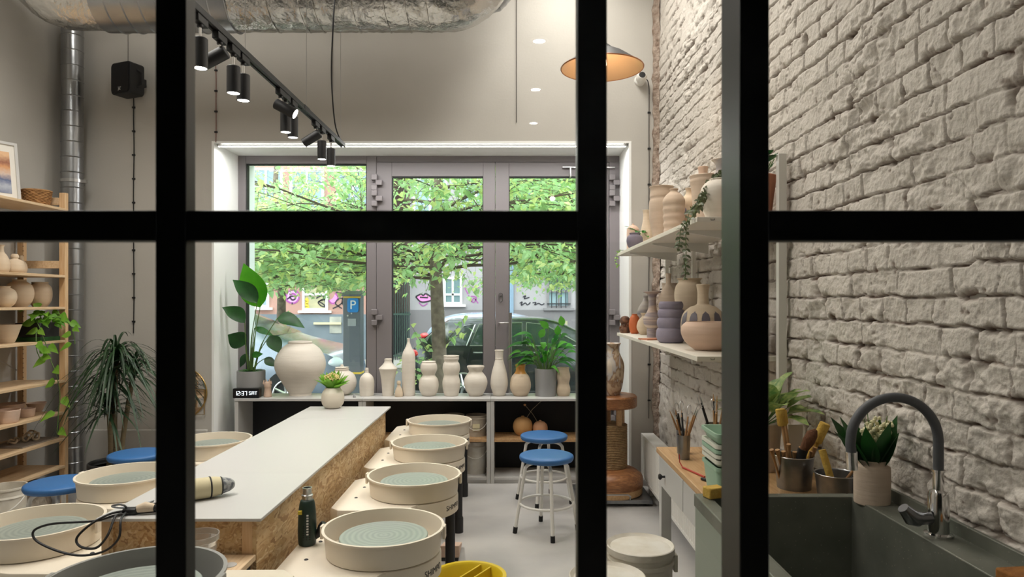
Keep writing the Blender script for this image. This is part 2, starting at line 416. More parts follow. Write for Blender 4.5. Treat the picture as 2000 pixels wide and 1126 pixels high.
# ragged plaster edge in the back right corner
pe = MB(); pts = []
rr = random.Random(4)
n_ = 70
for i in range(n_+1):
    z = .3+i*(3.9/n_); a = .035+.02*rr.random(); pts.append((a, z))
vs2 = []; fs2 = []
for i, (a, z) in enumerate(pts):
    vs2 += [(XR-a, YW-.001, z), (XR-a+.004*rr.random(), YW-.012-.01*rr.random(), z), (XR-.02, YW-.03-.014*rr.random(), z), (XR, YW-.05-.03*rr.random(), z)]
for i in range(n_):
    for k in range(3): fs2.append((i*4+k, i*4+k+1, i*4+k+5, i*4+k+4))
pe.add(vs2, fs2); pe.build('trim_4', mat('crumbling plaster', c(176, 160, 146), .95, bump=(40, 1, .02), var=(25, c(130, 110, 96))), kind='structure', smooth=0)

# --- dark corridor on the camera's side of the partition
M['corr'] = mat('corridor paint', c(70, 68, 66), .9)
cw = MB(); cw.box(XL-.2, XR+.3, -4.8, -4.6, 0, 2.9); cw.box(-2.9, -2.7, -4.6, .64, 0, 2.8); cw.box(1.19, 1.39, -4.6, .64, 0, 2.8)
cw.build('wall_corridor', M['corr'], kind='structure', smooth=0)
B(XL-.2, XR+.3, -4.6, .66, 2.8, 2.9).build('ceiling_corridor', M['corr'], kind='structure', smooth=0)
for k, (z_, lx) in enumerate([(-2.05, .136), (-2.83, .145), (-3.62, .157)]):
    t = thing('downlight', 'recessed ceiling downlight mirrored in the partition glass, %s' % ['highest reflection', 'middle reflection', 'lowest reflection'][k], 'ceiling light', (lx, z_, 2.8), group='recessed downlights reflected in the glass')
    MB().lathe([(.03, -.004), (.042, -.006), (.046, -.003), (.046, 0)], 24, cap=False).build('ring', M['white_metal'], t)
    MB().lathe([(.0005, -.003), (.03, -.003)], 24).build('lens', mat('downlight lens', (1, 1, 1, 1), emit=((1, .96, .9, 1), 22)), t)

# --- black steel partition with glass, between corridor and workshop
win = thing('window_1', None, None, (0, 0, 0), kind='structure')
y0, y1 = .667, .689
TOP = 2.8
def bar(n, x0, x1, z0, z1, ya=y0, yb=y1, m='black_steel'):
    return B(x0, x1, ya, yb, z0, z1).build(n, M[m], win, bevel=.0015)
vb = [(-2.73, -2.70), (-2.15, -2.12), (-1.65, -1.62), (-1.173, -1.143), (-.761, -.731), (-.349, -.319), (.064, .093), (.62, .65), (1.03, 1.06)]
for a, b_ in vb: bar('vertical_bar', a, b_, .9 if a > 1 else 0, TOP)
bar('vertical_bar', .2227, .2517, 0, TOP, .667, .727)
hz = [0.02, .56, 1.07, 1.559, 2.07, 2.77]
xs_ = sorted(vb+[(.2227, .2517)])
for z in hz:
    for (a, b_), (a2, b2) in zip(xs_[:-1], xs_[1:]):
        if (z < .9 and a2 > .6) or (.2 < a2 < .23 and .1 < z < 2.6): continue
        bar('horizontal_bar', b_, a2, z, z+.03, .668, .688)
# thin green-tinted edge fillet and the panes
for (a, b_), (a2, b2) in zip(xs_[:-1], xs_[1:]):
    for z, z2 in zip(hz[:-1], hz[1:]):
        if z < .9 and a2 > .6: continue
        MB().add([(b_, .678, z+.03), (a2, .678, z+.03), (a2, .678, z2), (b_, .678, z2)], [(0, 1, 2, 3)]).build('glass_pane', M['pane'], win, smooth=0)
B(XL, XR+.3, .66, .70, TOP, ZC).build('wall_partition', M['plaster'], kind='structure', smooth=0)
B(XL, -2.73, .66, .70, 0, TOP).build('wall_partition_side', M['plaster'], kind='structure', smooth=0)
B(.65, XR, .66, .70, 0, .85).build('wall_partition_low', M['corr'], kind='structure', smooth=0)

# --- shopfront: fixed window, two door leaves
def frame(n, parent, x0, x1, z0, z1, l, r_, b_, t_, ya, yb, m='alu'):
    k = MB(); k.box(x0, x0+l, ya, yb, z0, z1); k.box(x1-r_, x1, ya, yb, z0, z1)
    k.box(x0+l, x1-r_, ya, yb, z0, z0+b_); k.box(x0+l, x1-r_, ya, yb, z1-t_, z1)
    return k.build(n, M[m], parent, bevel=.004, smooth=0)
def X6(px): return P(px, YG)
ZT = 2.785
w2 = thing('window_2', None, None, (0, 0, 0), kind='structure')
frame('window_frame', w2, -2.42, X6(735), 0, ZT, X6(480)+2.42, X6(735)-X6(716), .62, .07, YG, YG+.09)
frame('glazing_bead', w2, X6(480), X6(716), .62, ZT-.07, .008, .008, .008, .008, YG+.005, YG+.06, 'alu_dark')
B(X6(481), X6(715), YG+.04, YG+.045, .625, ZT-.075).build('glass_pane', M['pane2'], w2, smooth=0)
B(X6(735), X6(1210), YG+.01, YG+.09, ZT-.055, ZT).build('trim_5', M['alu'], kind='structure', smooth=0, bevel=.004)
B(X6(1190), .95, YG, YG+.09, 0, ZT-.055).build('trim_6', M['alu'], kind='structure', smooth=0, bevel=.004)
def hinge(parent, x, z):
    k = MB()
    k.box(x-.045, x+.005, YG-.05, YG+.01, z+.045, z+.095); k.box(x-.045, x+.005, YG-.05, YG+.01, z-.045, z+.0)
    k.box(x-.008, x+.05, YG-.045, YG+.01, z-.0, z+.045)
    k.build('hinge', M['alu'], parent, bevel=.004)
for nm, xa, xb, hx in (('door_1', 735.5, 967.0, 737), ('door_2', 967.6, 1189, 1199)):
    d = thing(nm, None, None, (0, 0, 0), kind='structure')
    xa, xb = X6(xa), X6(xb); zt = ZT-.058
    frame('door_frame', d, xa, xb, .02, zt, .135 if nm == 'door_1' else .12, .105 if nm == 'door_1' else .14, .5, .125, YG-.004, YG+.07)
    gx0, gx1 = xa+(.135 if nm == 'door_1' else .12), xb-(.105 if nm == 'door_1' else .14)
    frame('gasket', d, gx0, gx1, .52, zt-.125, .006, .006, .006, .01, YG, YG+.05, 'alu_dark')
    B(gx0+.003, gx1-.003, YG+.03, YG+.036, .524, zt-.13).build('glass_pane', M['pane2'], d, smooth=0)
    for z in (2.52, 2.38, 1.335, .5): hinge(d, X6(hx), z)
    if nm == 'door_2':
        k = MB(); k.cyl((X6(996.5), YG-.07, .55), (X6(996.5), YG-.07, 1.40), .016, 16); k.cyl((X6(996.5), YG-.07, .62), (X6(996.5), YG, .62), .009, 10); k.cyl((X6(996.5), YG-.07, 1.33), (X6(996.5), YG, 1.33), .009, 10)
        k.build('pull_handle', M['steel'], d)
        k = MB(); k.tube([(X6(995), YG-.06, 1.31), (X6(978), YG-.06, 1.31), (X6(975.5), YG-.055, 1.31), (X6(975), YG-.01, 1.31)], .009, 10); k.build('lever_handle', M['steel'], d)
        k = MB(); k.tube([(X6(978)+.016*math.cos(a), YG-.012, 1.535+.035*(1 if math.sin(a) > 0 else -1)*.6+.018*math.sin(a)) for a in [i*PI/10 for i in range(20)]], .003, 6, closed=True)
        k.cyl((X6(978), YG-.016, 1.545), (X6(978), YG, 1.545), .007, 12); k.build('lock', M['steel'], d)
        k = MB(); k.box(X6(1098), X6(1112), YG-.05, YG-.03, 2.67, 2.682); k.box(X6(1112), X6(1115), YG-.05, YG-.0, 2.59, 2.682); k.box(X6(1112), X6(1200), YG-.045, YG-.03, 2.668, 2.682); k.build('door_closer', M['steel'], d, bevel=.003)
# outer shop soffit lamella (ribbed underside of the lintel outside)
for k in range(4):
    B(-2.4, .95, YO-.3+k*.08, YO-.27+k*.08, 2.765, 2.785).build('trim_%d' % (7+k), M['white_plaster'], kind='structure', smooth=0)

# LED strip under the top of the opening and its small clamps
t = thing('led_strip', 'thin lit LED tube under the head of the shop window opening', 'light strip', (0, 0, 0))
MB().cyl((-2.40, YW+.03, 2.765), (.93, YW+.03, 2.765), .005, 8).build('tube', M['led'], t)
for x_ in (-2.39, .93): MB().lathe([(.018, -.02), (.018, .0)], 12, x_, YW+.03, 2.785).build('clamp', M['steel'], t)
add_light('strip_glow', 'AREA', (-.73, YW+.04, 2.75), 32, (1, .98, .96), size=3.2, sizey=.02, parent=t)

# --- surface cables with clips
def cable(name, label, x, z0, z1, y=YW, m='cord', n=8, r=.0045, clipm='black'):
    t = thing(name, label, 'cable', (x, y, z0))
    rr = random.Random(int(abs(x)*1000))
    pts = [((rr.random()-.5)*.006, -.008, (z1-z0)*i/n) for i in range(n+1)]
    MB().tube(spath(pts, 3), r, 6).build('wire', M[m], t)
    for i in range(n):
        z = (z1-z0)*(i+.5)/n
        B(-.012, .012, -.014, -.001, z-.007, z+.007).build('clip', M[clipm], t, bevel=.002)
M['red_wire'] = mat('red and black wire', c(120, 66, 58), .5); M['grey_wire'] = mat('grey wire', c(96, 92, 88), .6)
cable('speaker_cable', 'black cable clipped down the wall below the loudspeaker', P(262, YW), 1.24, Zh(187, YW), n=10)
cable('lighting_cable', 'thin reddish cable with black clips down to the window corner', P(422.5, YW), 2.79, Zh(118, YW), m='red_wire', n=4, r=.003)
cable('camera_cable', 'dark cable clipped down the wall beneath the security camera', P(1267.5, YW), .55, Zh(185, YW), n=9, m='grey_wire', r=.004)
def hang(name, label, px, Y, z0, z1, r, m, sway=0):
    x = P(px, Y); pts = [(sway*math.sin(i*1.3), 0, z1-(z1-z0)*i/8) for i in range(9)]
    MB().tube(spath(pts, 3), r, 6).build(name, m, label=label, cat='wire', loc=(x, Y, 0))
hang('wall_cable', 'thin grey wire hanging down the wall right of the duct elbow', 1009, YW-.01, 2.95+.0, 4.3, .003, M['grey_wire'])
hang('wall_cable', 'thin grey wire on the wall below the duct, left of the black lamp cable', 649, YW-.01, 3.2, 4.3, .0025, M['grey_wire'])
hang('speaker_wire', 'thin pale wire between duct and loudspeaker', 250, YW-.01, Zh(126, YW), 3.9, .0025, M['grey_wire'])

# --- wall loudspeaker
t = thing('loudspeaker', 'black wall loudspeaker high on the back wall beside the steel pipe', 'loudspeaker', (P(250, YW-.12), YW-.13, Zh(157, YW-.12)), math.radians(-22))
def rrect(w_, h_, r_, n=5, shear=0):
    o_ = []
    for cx_, cz_, a0 in ((w_-r_, h_-r_, 0), (-w_+r_, h_-r_, 90), (-w_+r_, -h_+r_, 180), (w_-r_, -h_+r_, 270)):
        for i in range(n+1):
            a = math.radians(a0+90*i/n); o_.append((cx_+r_*math.cos(a), cz_+r_*math.sin(a)))
    return o_
MB().extr(rrect(.105, .125, .03), 'y', -.06, .07).build('cabinet', M['black'], t, bevel=.006)
MB().extr(rrect(.095, .115, .026), 'y', -.068, -.06).build('grille', mat('speaker grille', c(26, 26, 28), .8, bump=(400, .5)), t, bevel=.003)
MB().tube([(.1, -.0, .07), (.125, .03, .05), (.125, .03, -.05), (.1, 0, -.07)], .008, 8).build('bracket', M['black'], t)
B(.02, .06, .05, .125, -.03, .03).build('wall_mount', M['black'], t)
M['print_white'] = mat('white print', c(220, 220, 220), .6)
text('logo', 'JBL', .022, M['print_white'], t, (0, -.0695, -.09), (PI/2, 0, 0))
text('model_text', 'Control', .01, M['print_white'], t, (0, -.0695, -.075), (PI/2, 0, 0))

# --- ducts
t = thing('air_duct', 'fat foil wrapped ventilation duct crossing below the ceiling', 'duct', (0, 0, 0))
DY, DZ, DR = 4.6, 3.545, .225
k = MB()
def ductrun(px_list, rr_, seed, seg=40, wr=.004):
    rn = random.Random(seed); k = MB(); vs = []; fs = []; n = len(px_list)
    for i, (p, tn) in enumerate(px_list):
        u = Vector((0, 1, 0)); w_ = Vector(tn).normalized().cross(u).normalized()
        for j in range(seg):
            a = 2*PI*j/seg; q = rr_+rn.uniform(-wr, wr); vs.append(Vector(p)+(u*math.cos(a)+w_*math.sin(a))*q)
    for i in range(n-1):
        for j in range(seg):
            j2 = (j+1) % seg; fs.append((i*seg+j, i*seg+j2, (i+1)*seg+j2, (i+1)*seg+j))
    return k.add(vs, fs)
xa = P(150, DY)
R_ = .26
xe = P(868, DY)
run1 = [((xa+i*(P(212, DY)-xa)/5, DY, DZ), (1, 0, 0)) for i in range(6)]
el = [((xa-R_*math.sin(a), DY, DZ+R_*(1-math.cos(a))), (math.cos(a), 0, -math.sin(a))) for a in [PI/2*(1-i/9) for i in range(9)]]
ductrun(el+run1, DR*.93, 1).build('foil_elbow', M['foil'], t, smooth=50)
run2 = [((P(457, DY)+i*(xe-P(457, DY))/46, DY, DZ), (1, 0, 0)) for i in range(47)]
el2 = [((xe+.27*math.sin(a), DY, DZ+.27*(1-math.cos(a))), (math.cos(a), 0, math.sin(a))) for a in [PI/2*(i+1)/12 for i in range(12)]]+[((xe+.27, DY, z), (0, 0, 1)) for z in (3.9, 4.0, 4.1, 4.29)]
ductrun(run2+el2, DR*.97, 2, 56, .0045).build('foil_wrap', M['foil'], t, smooth=50)
k = MB(); pr = []
xs0, xs1 = P(205, DY), P(462, DY); n_ = 8
for i in range(n_):
    a = i*(xs1-xs0)/n_; b_ = (i+1)*(xs1-xs0)/n_
    pr += [(DR, a), (DR, b_-.012), (DR+.007, b_-.006), (DR, b_)]
k.lathe(pr, 48, M=Matrix.Rotation(PI/2, 4, 'Y')); k.v = [(x+xs0, y+DY, z+DZ) for x, y, z in k.v]
k.build('spiral_section', M['spiral'], t, smooth=30)
for px in (540, 600, 628, 700, 760, 800, 840): MB().tube([(P(px, DY)+.006*math.sin(a*3), DY+(DR-.003)*math.cos(a), DZ+(DR-.003)*math.sin(a)) for a in [i*PI/16 for i in range(32)]], .005, 5, closed=True).build('tape_seam', M['foil'], t)
t = thing('ventilation_pipe', 'slim ribbed metal branch pipe behind the duct elbow', 'pipe', (P(972, 5.0), 5.0, 0))
k = MB()
pth = [(-.25, 0, 3.70), (-.06, 0, 3.70), (0, 0, 3.74), (.03, 0, 3.82), (.03, 0, 4.3)]; sp = spath(pth, 5)
k.tube(sp, [.088+(.006 if i % 2 else 0) for i in range(len(sp))], 24); k.build('pipe_body', M['spiral'], t, smooth=30)
t = thing('steel_pipe', 'vertical galvanised spiral pipe in the back left corner', 'pipe', (P(141, 5.4), 5.4, 0))
pr = []
for i in range(31):
    z = i*.12; pr += [(.077, z), (.077, z+.108), (.081, z+.113), (.077, z+.118)]
MB().lathe(pr, 36).build('pipe_body', M['spiral'], t, smooth=30)
zc = Zh(354, 5.4)
k = MB(); k.lathe([(.079, zc-.012), (.086, zc-.012), (.086, zc+.012), (.079, zc+.012)], 36); k.box(.07, .115, -.012, .012, zc-.012, zc+.012); k.box(-.01, .01, .08, .149, zc-.01, zc+.01); k.build('pipe_clamp', M['steel'], t)
MB().cyl((-3.55, 5.5, 0), (-3.55+.0, 5.5, Zh(250, 5.5)), .012, 10).build('thin_pipe', M['white_metal'], label='thin pale pipe running up the corner behind the shelving', cat='pipe')

# --- track with spotlights
TX, TZ = -1.22, 2.63
t = thing('lighting_track', 'long black suspended lighting track running towards the window', 'lighting track', (TX, 0, TZ))
k = MB(); k.box(-.016, .016, 1.3, 4.93, -.012, .012); k.box(-.018, -.006, 1.3, 4.93, -.018, -.012); k.box(.006, .018, 1.3, 4.93, -.018, -.012)
k.build('rail', M['black'], t, bevel=.002)
k = MB(); k.box(-.019, .019, 3.96, 4.06, -.016, .0135); k.build('rail_joint', M['black'], t, bevel=.002)
for y in (3.12, 4.05, 4.86): MB().cyl((0, y, .012), (0, y, ZC-TZ), .0015, 5).build('suspension_wire', M['steel'], t)
MB().tube(spath([(0, 4.86, .012), (-.0, 4.7, .1), (.03, 4.5, .35), (.085, 4.33, .62), (.114, 4.3, 1.0), (.114, 4.3, ZC-TZ)], 6), .005, 8).build('power_cable', M['cord'], t)
heads = [(2.67, 0, 0), (2.85, -62, 1), (2.99, 0, 0), (3.10, 0, 0), (3.60, 62, 0), (3.68, 0, 0), (3.80, 0, 0), (4.24, -58, 1), (4.38, 0, 0), (4.60, 0, 0)]
hl = ['black track spotlight nearest the camera, pointing straight down', 'second black spotlight on the track, tilted to the left and unlit side shown', 'third black track spotlight, straight down, left of a near pair',
 'fourth black track spotlight, straight down, right of a near pair', 'fifth spotlight, tilted right so its lit lens faces sideways', 'sixth spotlight, straight down below the sideways one',
 'seventh spotlight, straight down, right of the middle cluster', 'eighth spotlight, tilted down to the left near the window', 'ninth spotlight, straight down, left of the last pair', 'last spotlight at the window end of the track']
for (y, tilt, off), lb in zip(heads, hl):
    h = thing('track_spotlight', lb, 'spotlight', (TX, y, TZ-.014), group='spotlights on the lighting track')
    k = MB(); k.box(-.014, .014, -.045, .045, -.034, 0); k.build('adapter', M['black'], h, bevel=.003)
    MB().cyl((0, 0, -.034), (0, 0, -.085), .005, 8).build('stem', M['chrome'], h)
    MB().cyl((0, 0, -.028), (0, 0, -.044), .012, 12).build('swivel', M['black'], h)
    Mt = Matrix.Translation((0, 0, -.088)) @ Matrix.Rotation(math.radians(-tilt), 4, 'Y')
    pz = .0 if not tilt else .03
    MB().lathe([(.0005, pz), (.026, pz), (.0285, pz-.003), (.0285, pz-.118), (.0255, pz-.118), (.0245, pz-.108)], 28, M=Mt).build('housing', M['black'], h, smooth=30)
    MB().lathe([(.0005, pz-.109), (.0245, pz-.109), (.0255, pz-.1165)], 24, M=Mt).build('lens', M['lamp_on'], h)
    e = pz-.122; v = Mt @ Vector((0, 0, e))
    add_light('beam', 'SPOT', v, 9, (1, .94, .87), size=.025, rot=(0, math.radians(-tilt), 0), parent=h, spot=math.radians(115), blend=.8)

# --- pendant lamp
px_, pyy, pz_ = .495, 3.75, 2.78
t = thing('pendant_lamp', 'wide shallow metal pendant lamp with a glowing copper inside', 'pendant lamp', (px_, pyy, pz_))
sh = [(.03, .13), (.045, .12), (.06, .105), (.12, .075), (.225, .0)]
MB().lathe(sh, 56, cap=False).build('lamp_shade', mat('dark shade outside', c(40, 38, 38), .5), t)
MB().lathe([(a-.002, b-.0025) for a, b in sh], 56, cap=False).build('shade_lining', mat('copper lining', c(196, 156, 116), .35, .6), t)
MB().tube([(.225*math.cos(a), .225*math.sin(a), -.001) for a in [i*2*PI/56 for i in range(56)]], .0035, 6, closed=True).build('rim', mat('copper rim', c(170, 110, 70), .3, .8), t)
MB().lathe([(.001, -.0), (.018, .004), (.026, .02), (.024, .04), (.014, .06), (.014, .1)], 20).build('bulb', mat('warm bulb', (1, 1, 1, 1), emit=((1, .8, .55, 1), 7)), t)
MB().cyl((0, 0, .12), (0, 0, ZC-pz_), .004, 8).build('cord', M['cord'], t)
add_light('bulb_light', 'POINT', (0, 0, -.02), 4, (1, .82, .62), size=.03, parent=t)

# --- security camera
t = thing('security_camera', 'small white round security camera on the wall beside the pendant', 'camera', (P(1249, YW), YW, Zh(158, YW)))
k = MB(); k.lathe([(.045, 0), (.04, .015), (.015, .03), (.015, .05)], 24, M=Matrix.Rotation(PI/2, 4, 'X')); k.build('mount', M['white_metal'], t)
k = MB(); k.lathe([(.0005, -.045), (.03, -.04), (.042, -.015), (.042, .02), (.03, .04), (.02, .043)], 24, M=Matrix.Translation((0, -.08, 0)) @ Matrix.Rotation(math.radians(75), 4, 'X')); k.build('body', M['white_metal'], t)
k = MB(); k.lathe([(.0005, .0455), (.026, .044), (.027, .038)], 24, M=Matrix.Translation((0, -.08, 0)) @ Matrix.Rotation(math.radians(75), 4, 'X')); k.build('camera_lens', M['black'], t)
MB().tube(spath([(.03, -.03, -.0), (.06, -.02, -.0), (.075, -.01, -.05), (P(1267.5, YW)-P(1249, YW), -.01, Zh(185, YW)-Zh(158, YW))], 5), .004, 6).build('camera_lead', M['cord'], t)

# --- made-up housings for the added fill lights, out of view
for (x, y), lb in zip(FILL_LIGHTS, ('long white housing of an added fill light above the shelving side', 'long white housing of an added fill light above the brick wall side')):
    B(x-.27, x+.27, y-1.32, y+1.32, 4.215, 4.3).build('fill_light_housing', M['white_metal'], label=lb, cat='ceiling light', bevel=.01)

# --- round mirror on the back wall
t = thing('round_mirror', 'round wall mirror with thin brass rim, half hidden by the partition bar', 'mirror', (P(356, YW), YW, Zh(766, YW)))
MB().lathe([(.0005, -.012), (.2, -.012), (.2, -.001)], 56, M=Matrix.Rotation(-PI/2, 4, 'X') @ Matrix.Scale(-1, 4, (0, 0, 1)) if False else Matrix.Rotation(PI/2, 4, 'X') @ Matrix.Scale(-1, 4, (0, 0, 1))).build('mirror_glass', mat('mirror', c(220, 220, 220), .03, 1), t, smooth=0)
MB().tube([(.202*math.cos(a), -.01, .202*math.sin(a)) for a in [i*2*PI/64 for i in range(64)]], .006, 6, closed=True).build('mirror_rim', mat('brass', c(190, 160, 100), .3, 1), t)
MB().tube([(P(375, YW), YW-.022, Zh(760, YW)), (P(401, YW), YW-.022, Zh(760, YW)), (P(401, YW), YW-.022, Zh(808, YW)), (P(375, YW), YW-.022, Zh(808, YW))], .004, 6, closed=True).build('wire_frame', bpy.data.materials['brass'], label='thin brass wire rectangle fixed behind the round mirror', cat='wire frame')
# ================================================================== shelf cabinets under the window
YS = 5.62; HS = .70
def cabinet(x0, x1, label, mid):
    t = thing('low_cabinet', label, 'shelf unit', (x0, YS, 0), group='white low cabinets under the shop window')
    W = x1-x0; D = .33
    B(0, W, -.005, D, HS-.022, HS).build('top_board', M['white'], t, bevel=.002)
    for a in (0, W-.03): B(a, a+.03, 0, D, .0, HS-.022).build('side_panel', M['white'], t, bevel=.002)
    B(.03, W-.03, 0, D, .03, .055).build('bottom_board', M['white'], t, bevel=.002)
    B(.03, W-.03, D-.012, D-.002, .055, HS-.022).build('back_panel', M['black_panel'], t, smooth=0)
    B(.03, W-.03, .015, D, 0, .03).build('plinth', M['white'], t)
    if mid: B(.03, W-.03, .01, D-.014, .34, .365).build('middle_shelf', M['oak'], t, bevel=.002)
cabinet(P(458, YS), P(707, YS), 'left white low cabinet with open black interior, under clock and big leafed plant', 0)
cabinet(P(707.5, YS), P(957.5, YS), 'middle white low cabinet holding clay buckets behind the wheels', 1)
cabinet(P(958, YS), P(1150, YS), 'right white low cabinet holding two round gourd pots behind the blue stools', 1)

def bucket(name, label, loc, r, h, m, group=None, lid=False, handle=True, contents=None, cat='bucket', rt=1.12, parts=()):
    t = thing(name, label, cat, loc, group=group)
    if lid:
        MB().lathe([(.001, 0), (r, 0), (r*rt, h*.96)], 40).build('bucket_body', m, t)
        MB().lathe([(r*rt, h*.86), (r*rt*1.045, h*.87), (r*rt*1.045, h*.90), (r*rt, h*.90)], 40, cap=False).build('collar_ring', m, t)
        MB().lathe([(r*rt*1.0, h*.945), (r*rt*1.055, h*.945), (r*rt*1.06, h*.995), (r*rt*1.03, h), (r*rt*.97, h*.985), (r*rt*.93, h*.978), (.001, h*.982)], 48).build('lid', lid, t, smooth=35)
    else:
        MB().lathe([(.001, 0), (r, 0), (r*rt, h*.97), (r*rt*1.05, h*.97), (r*rt*1.05, h), (r*rt*.97, h), (r*.97, .01), (.001, .01)], 40).build('bucket_body', m, t, smooth=35)
        MB().lathe([(r*rt, h*.84), (r*rt*1.04, h*.85), (r*rt, h*.88)], 40, cap=False).build('collar_ring', m, t)
    if handle:
        pts = [(r*rt*1.06*math.cos(a), -r*rt*1.06*math.sin(a)*.95, h*.84-.09*math.sin(a)) for a in [i*PI/12 for i in range(13)]]
        MB().tube(pts, .003, 6).build('bail_handle', M['white_metal'], t)
    if contents: MB().lathe([(.001, h*.7), (r*1.05, h*.7)], 32).build('contents', contents, t)
    return t
M['pail'] = mat('off white pail plastic', c(206, 204, 198), .45, var=(12, c(190, 184, 172)))
M['pail_clay'] = mat('clay smeared pail', c(186, 176, 162), .6, var=(10, c(160, 148, 132)))
M['lid_clay'] = mat('white lid with dried clay', c(224, 220, 210), .5, var=(9, c(206, 198, 182)), bump=(30, .2))
zt_ = .365
b1 = bucket('clay_bucket', 'clay smeared pail with paper label on the oak shelf behind the farthest wheel', (P(931, 5.79), 5.79, zt_), .078, .175, M['pail_clay'], 'pails in the middle cabinet')
B(-.03, .03, -.0855, -.083, .05, .11).build('paper_label', mat('paper label', c(222, 212, 176), .8), b1)
text('label_text', 'TARNEGO', .014, M['paint_black'], b1, (0, -.0862, .07), (PI/2, 0, 0), depth=.0003)
b2 = bucket('clay_bucket', 'second clay pail on the oak shelf, mostly behind the farthest pan', (P(886, 5.80), 5.80, zt_), .078, .175, M['pail_clay'], 'pails in the middle cabinet')
bucket('bucket', 'tall white bucket with dark mouth on the cabinet floor below the labelled pail', (P(929, 5.775), 5.775, .055), .086, .27, M['pail'], handle=True, contents=M['soil'])
G = [(.12, 0), (.5, .01), (.86, .2), (1, .47), (.88, .76), (.55, .93), (.2, .985), (.17, 1.03)]
for px, py0, py1, r, m_, lb in ((1021, 842, 806, .083, 'clay_tan2', 'larger ochre gourd shaped pot on the oak shelf with a twig'), (1055, 837, 811, .064, 'clay_pink2', 'smaller pinkish gourd shaped pot on the oak shelf with a twig')):
    M['clay_tan2'] = mat('ochre clay', c(204, 158, 104), .7, bump=(80, .05)); M['clay_pink2'] = mat('salmon clay', c(210, 160, 124), .7, bump=(80, .05))
    g_ = thing('gourd_vase', lb, 'vase', (P(px, 5.79), 5.79, zt_), group='gourd pots in the right cabinet')
    MB().lathe(potprof(G, r*1.9, r, .08, .1), 40).build('vase_body', M[m_], g_)
    dx = -.13 if px > 1040 else .16
    MB().tube([(0, 0, r*1.2), (dx*.5, .0, r*1.9+.06), (dx, 0, r*1.9+.135)], .0018, 5).build('dried_stalk', mat('dry stalk', c(176, 166, 140), .8), g_)
    if px > 1040: MB().lathe([(.0005, 0), (.009, .004), (.012, .012), (.008, .018), (.0005, .02)], 14, dx, 0, r*1.9+.125).build('seed_head', M['clay_tan2'], g_)

# ================================================================== pots on the window cabinets
YP = 5.80
BL = [  # px left, px right, top px, name, label, profile, mat
 ('vase', 'huge white moon jar with narrow foot and flat collar, on the left cabinet', 538, 635, 667, [(.44, 0), (.44, .035), (.50, .08), (.70, .24), (.92, .42), (1, .56), (.95, .71), (.78, .86), (.54, .955), (.47, .97), (.48, 1)], 'clay_white', .04),
 ('bottle_vase', 'small white bottle with dark ringed neck and a dot near its foot', 702, 731, 718, [(.82, 0), (.93, .03), (1, .35), (.97, .55), (.78, .7), (.4, .8), (.24, .84), (.26, .88), (.22, .9), (.26, .94), (.22, .96), (.24, 1)], 'clay_white', 0),
 ('vase', 'white vase with flat wide shoulder and cut-away neck, left of the tallest bottle', 740, 776, 700, [(.62, 0), (.64, .1), (.72, .4), (.86, .62), (.98, .72), (1, .74), (.94, .76), (.55, .86), (.40, .93), (.40, 1)], 'clay_white', 0),
 ('mini_vase', 'tiny cream bud vase at the foot of the tallest white bottle', 771, 787, 743, [(.9, 0), (1, .1), (.85, .4), (.5, .62), (.36, .75), (.5, .85), (.4, 1)], 'clay_warm', -.065),
 ('bottle_vase', 'tallest white bottle on the cabinet with slim pointed neck', 785, 811, 660, [(.88, 0), (.97, .03), (1, .3), (1, .62), (.9, .74), (.5, .84), (.24, .92), (.2, .97), (.24, 1)], 'clay_white', 0),
 ('vase', 'white double gourd vase with round upper bulb, right of the tallest bottle', 818, 857, 705, [(.6, 0), (.68, .02), (.9, .14), (1, .3), (.9, .48), (.66, .58), (.62, .62), (.78, .72), (.84, .8), (.78, .92), (.66, .975), (.7, 1)], 'clay_white', 0),
 ('vase', 'white wavy column vase with faceted twists beside the double gourd', 864, 899, 694, [(.75, 0), (.82, .04), (.95, .2), (1, .34), (.84, .5), (.86, .56), (.97, .68), (.9, .8), (.76, .86), (.86, .93), (.84, .97), (.88, 1)], 'clay_white', 0),
 ('vase', 'squat white vase with wide flared lip in front of the door mullion', 906, 952, 714, [(.56, 0), (.6, .03), (.84, .2), (1, .42), (.9, .62), (.62, .78), (.58, .84), (.72, .95), (.74, 1)], 'clay_white', 0),
 ('bottle_vase', 'white teardrop bottle with long straight neck before the door handle', 958, 992, 683, [(.62, 0), (.7, .03), (.95, .18), (1, .3), (.86, .5), (.58, .7), (.46, .8), (.49, .82), (.46, .84), (.48, .97), (.54, 1)], 'clay_white', 0),
 ('vase', 'small wavy buff vase at the right end of the cabinets', 1086, 1114, 717, [(.8, 0), (.95, .1), (1, .24), (.84, .4), (.84, .48), (.98, .66), (.9, .82), (.8, .92), (.86, 1)], 'clay_warm', 0),
]
for nm, lb, a, b_, top, pr, m_, dy in BL:
    Y = YP+dy; r = (b_-a)/2*Y/F; h = Zh(top, Y)-HS-.002
    vase(nm, lb, 'vase', (P((a+b_)/2, Y), Y, HS), pr, h, r, M[m_], 'white vases on the window cabinets', depth=.2, wall=.1)
Y = YP; t = thing('bottle_vase', 'small round cream bottle with amber glazed neck, beside the grey planter', 'vase', (P(1016.5, Y), Y, HS), group='white vases on the window cabinets')
r = 20.5*Y/F; h = Zh(712, Y)-HS
pr = [(.001, 0)]+[(a*r, b*h) for a, b in smooth_prof([(.6, 0), (.68, .02), (.95, .2), (1, .38), (.86, .6), (.6, .72)], 5)]
MB().lathe(pr, 40).build('vase_body', M['clay_warm'], t)
pr = [(a*r, b*h) for a, b in smooth_prof([(.6, .72), (.44, .82), (.46, .95), (.52, 1), (.4, 1), (.38, .7)], 4)]
MB().lathe(pr+[(.001, .7*h)], 40).build('glazed_neck', mat('amber glaze', c(204, 146, 66), .35), t)
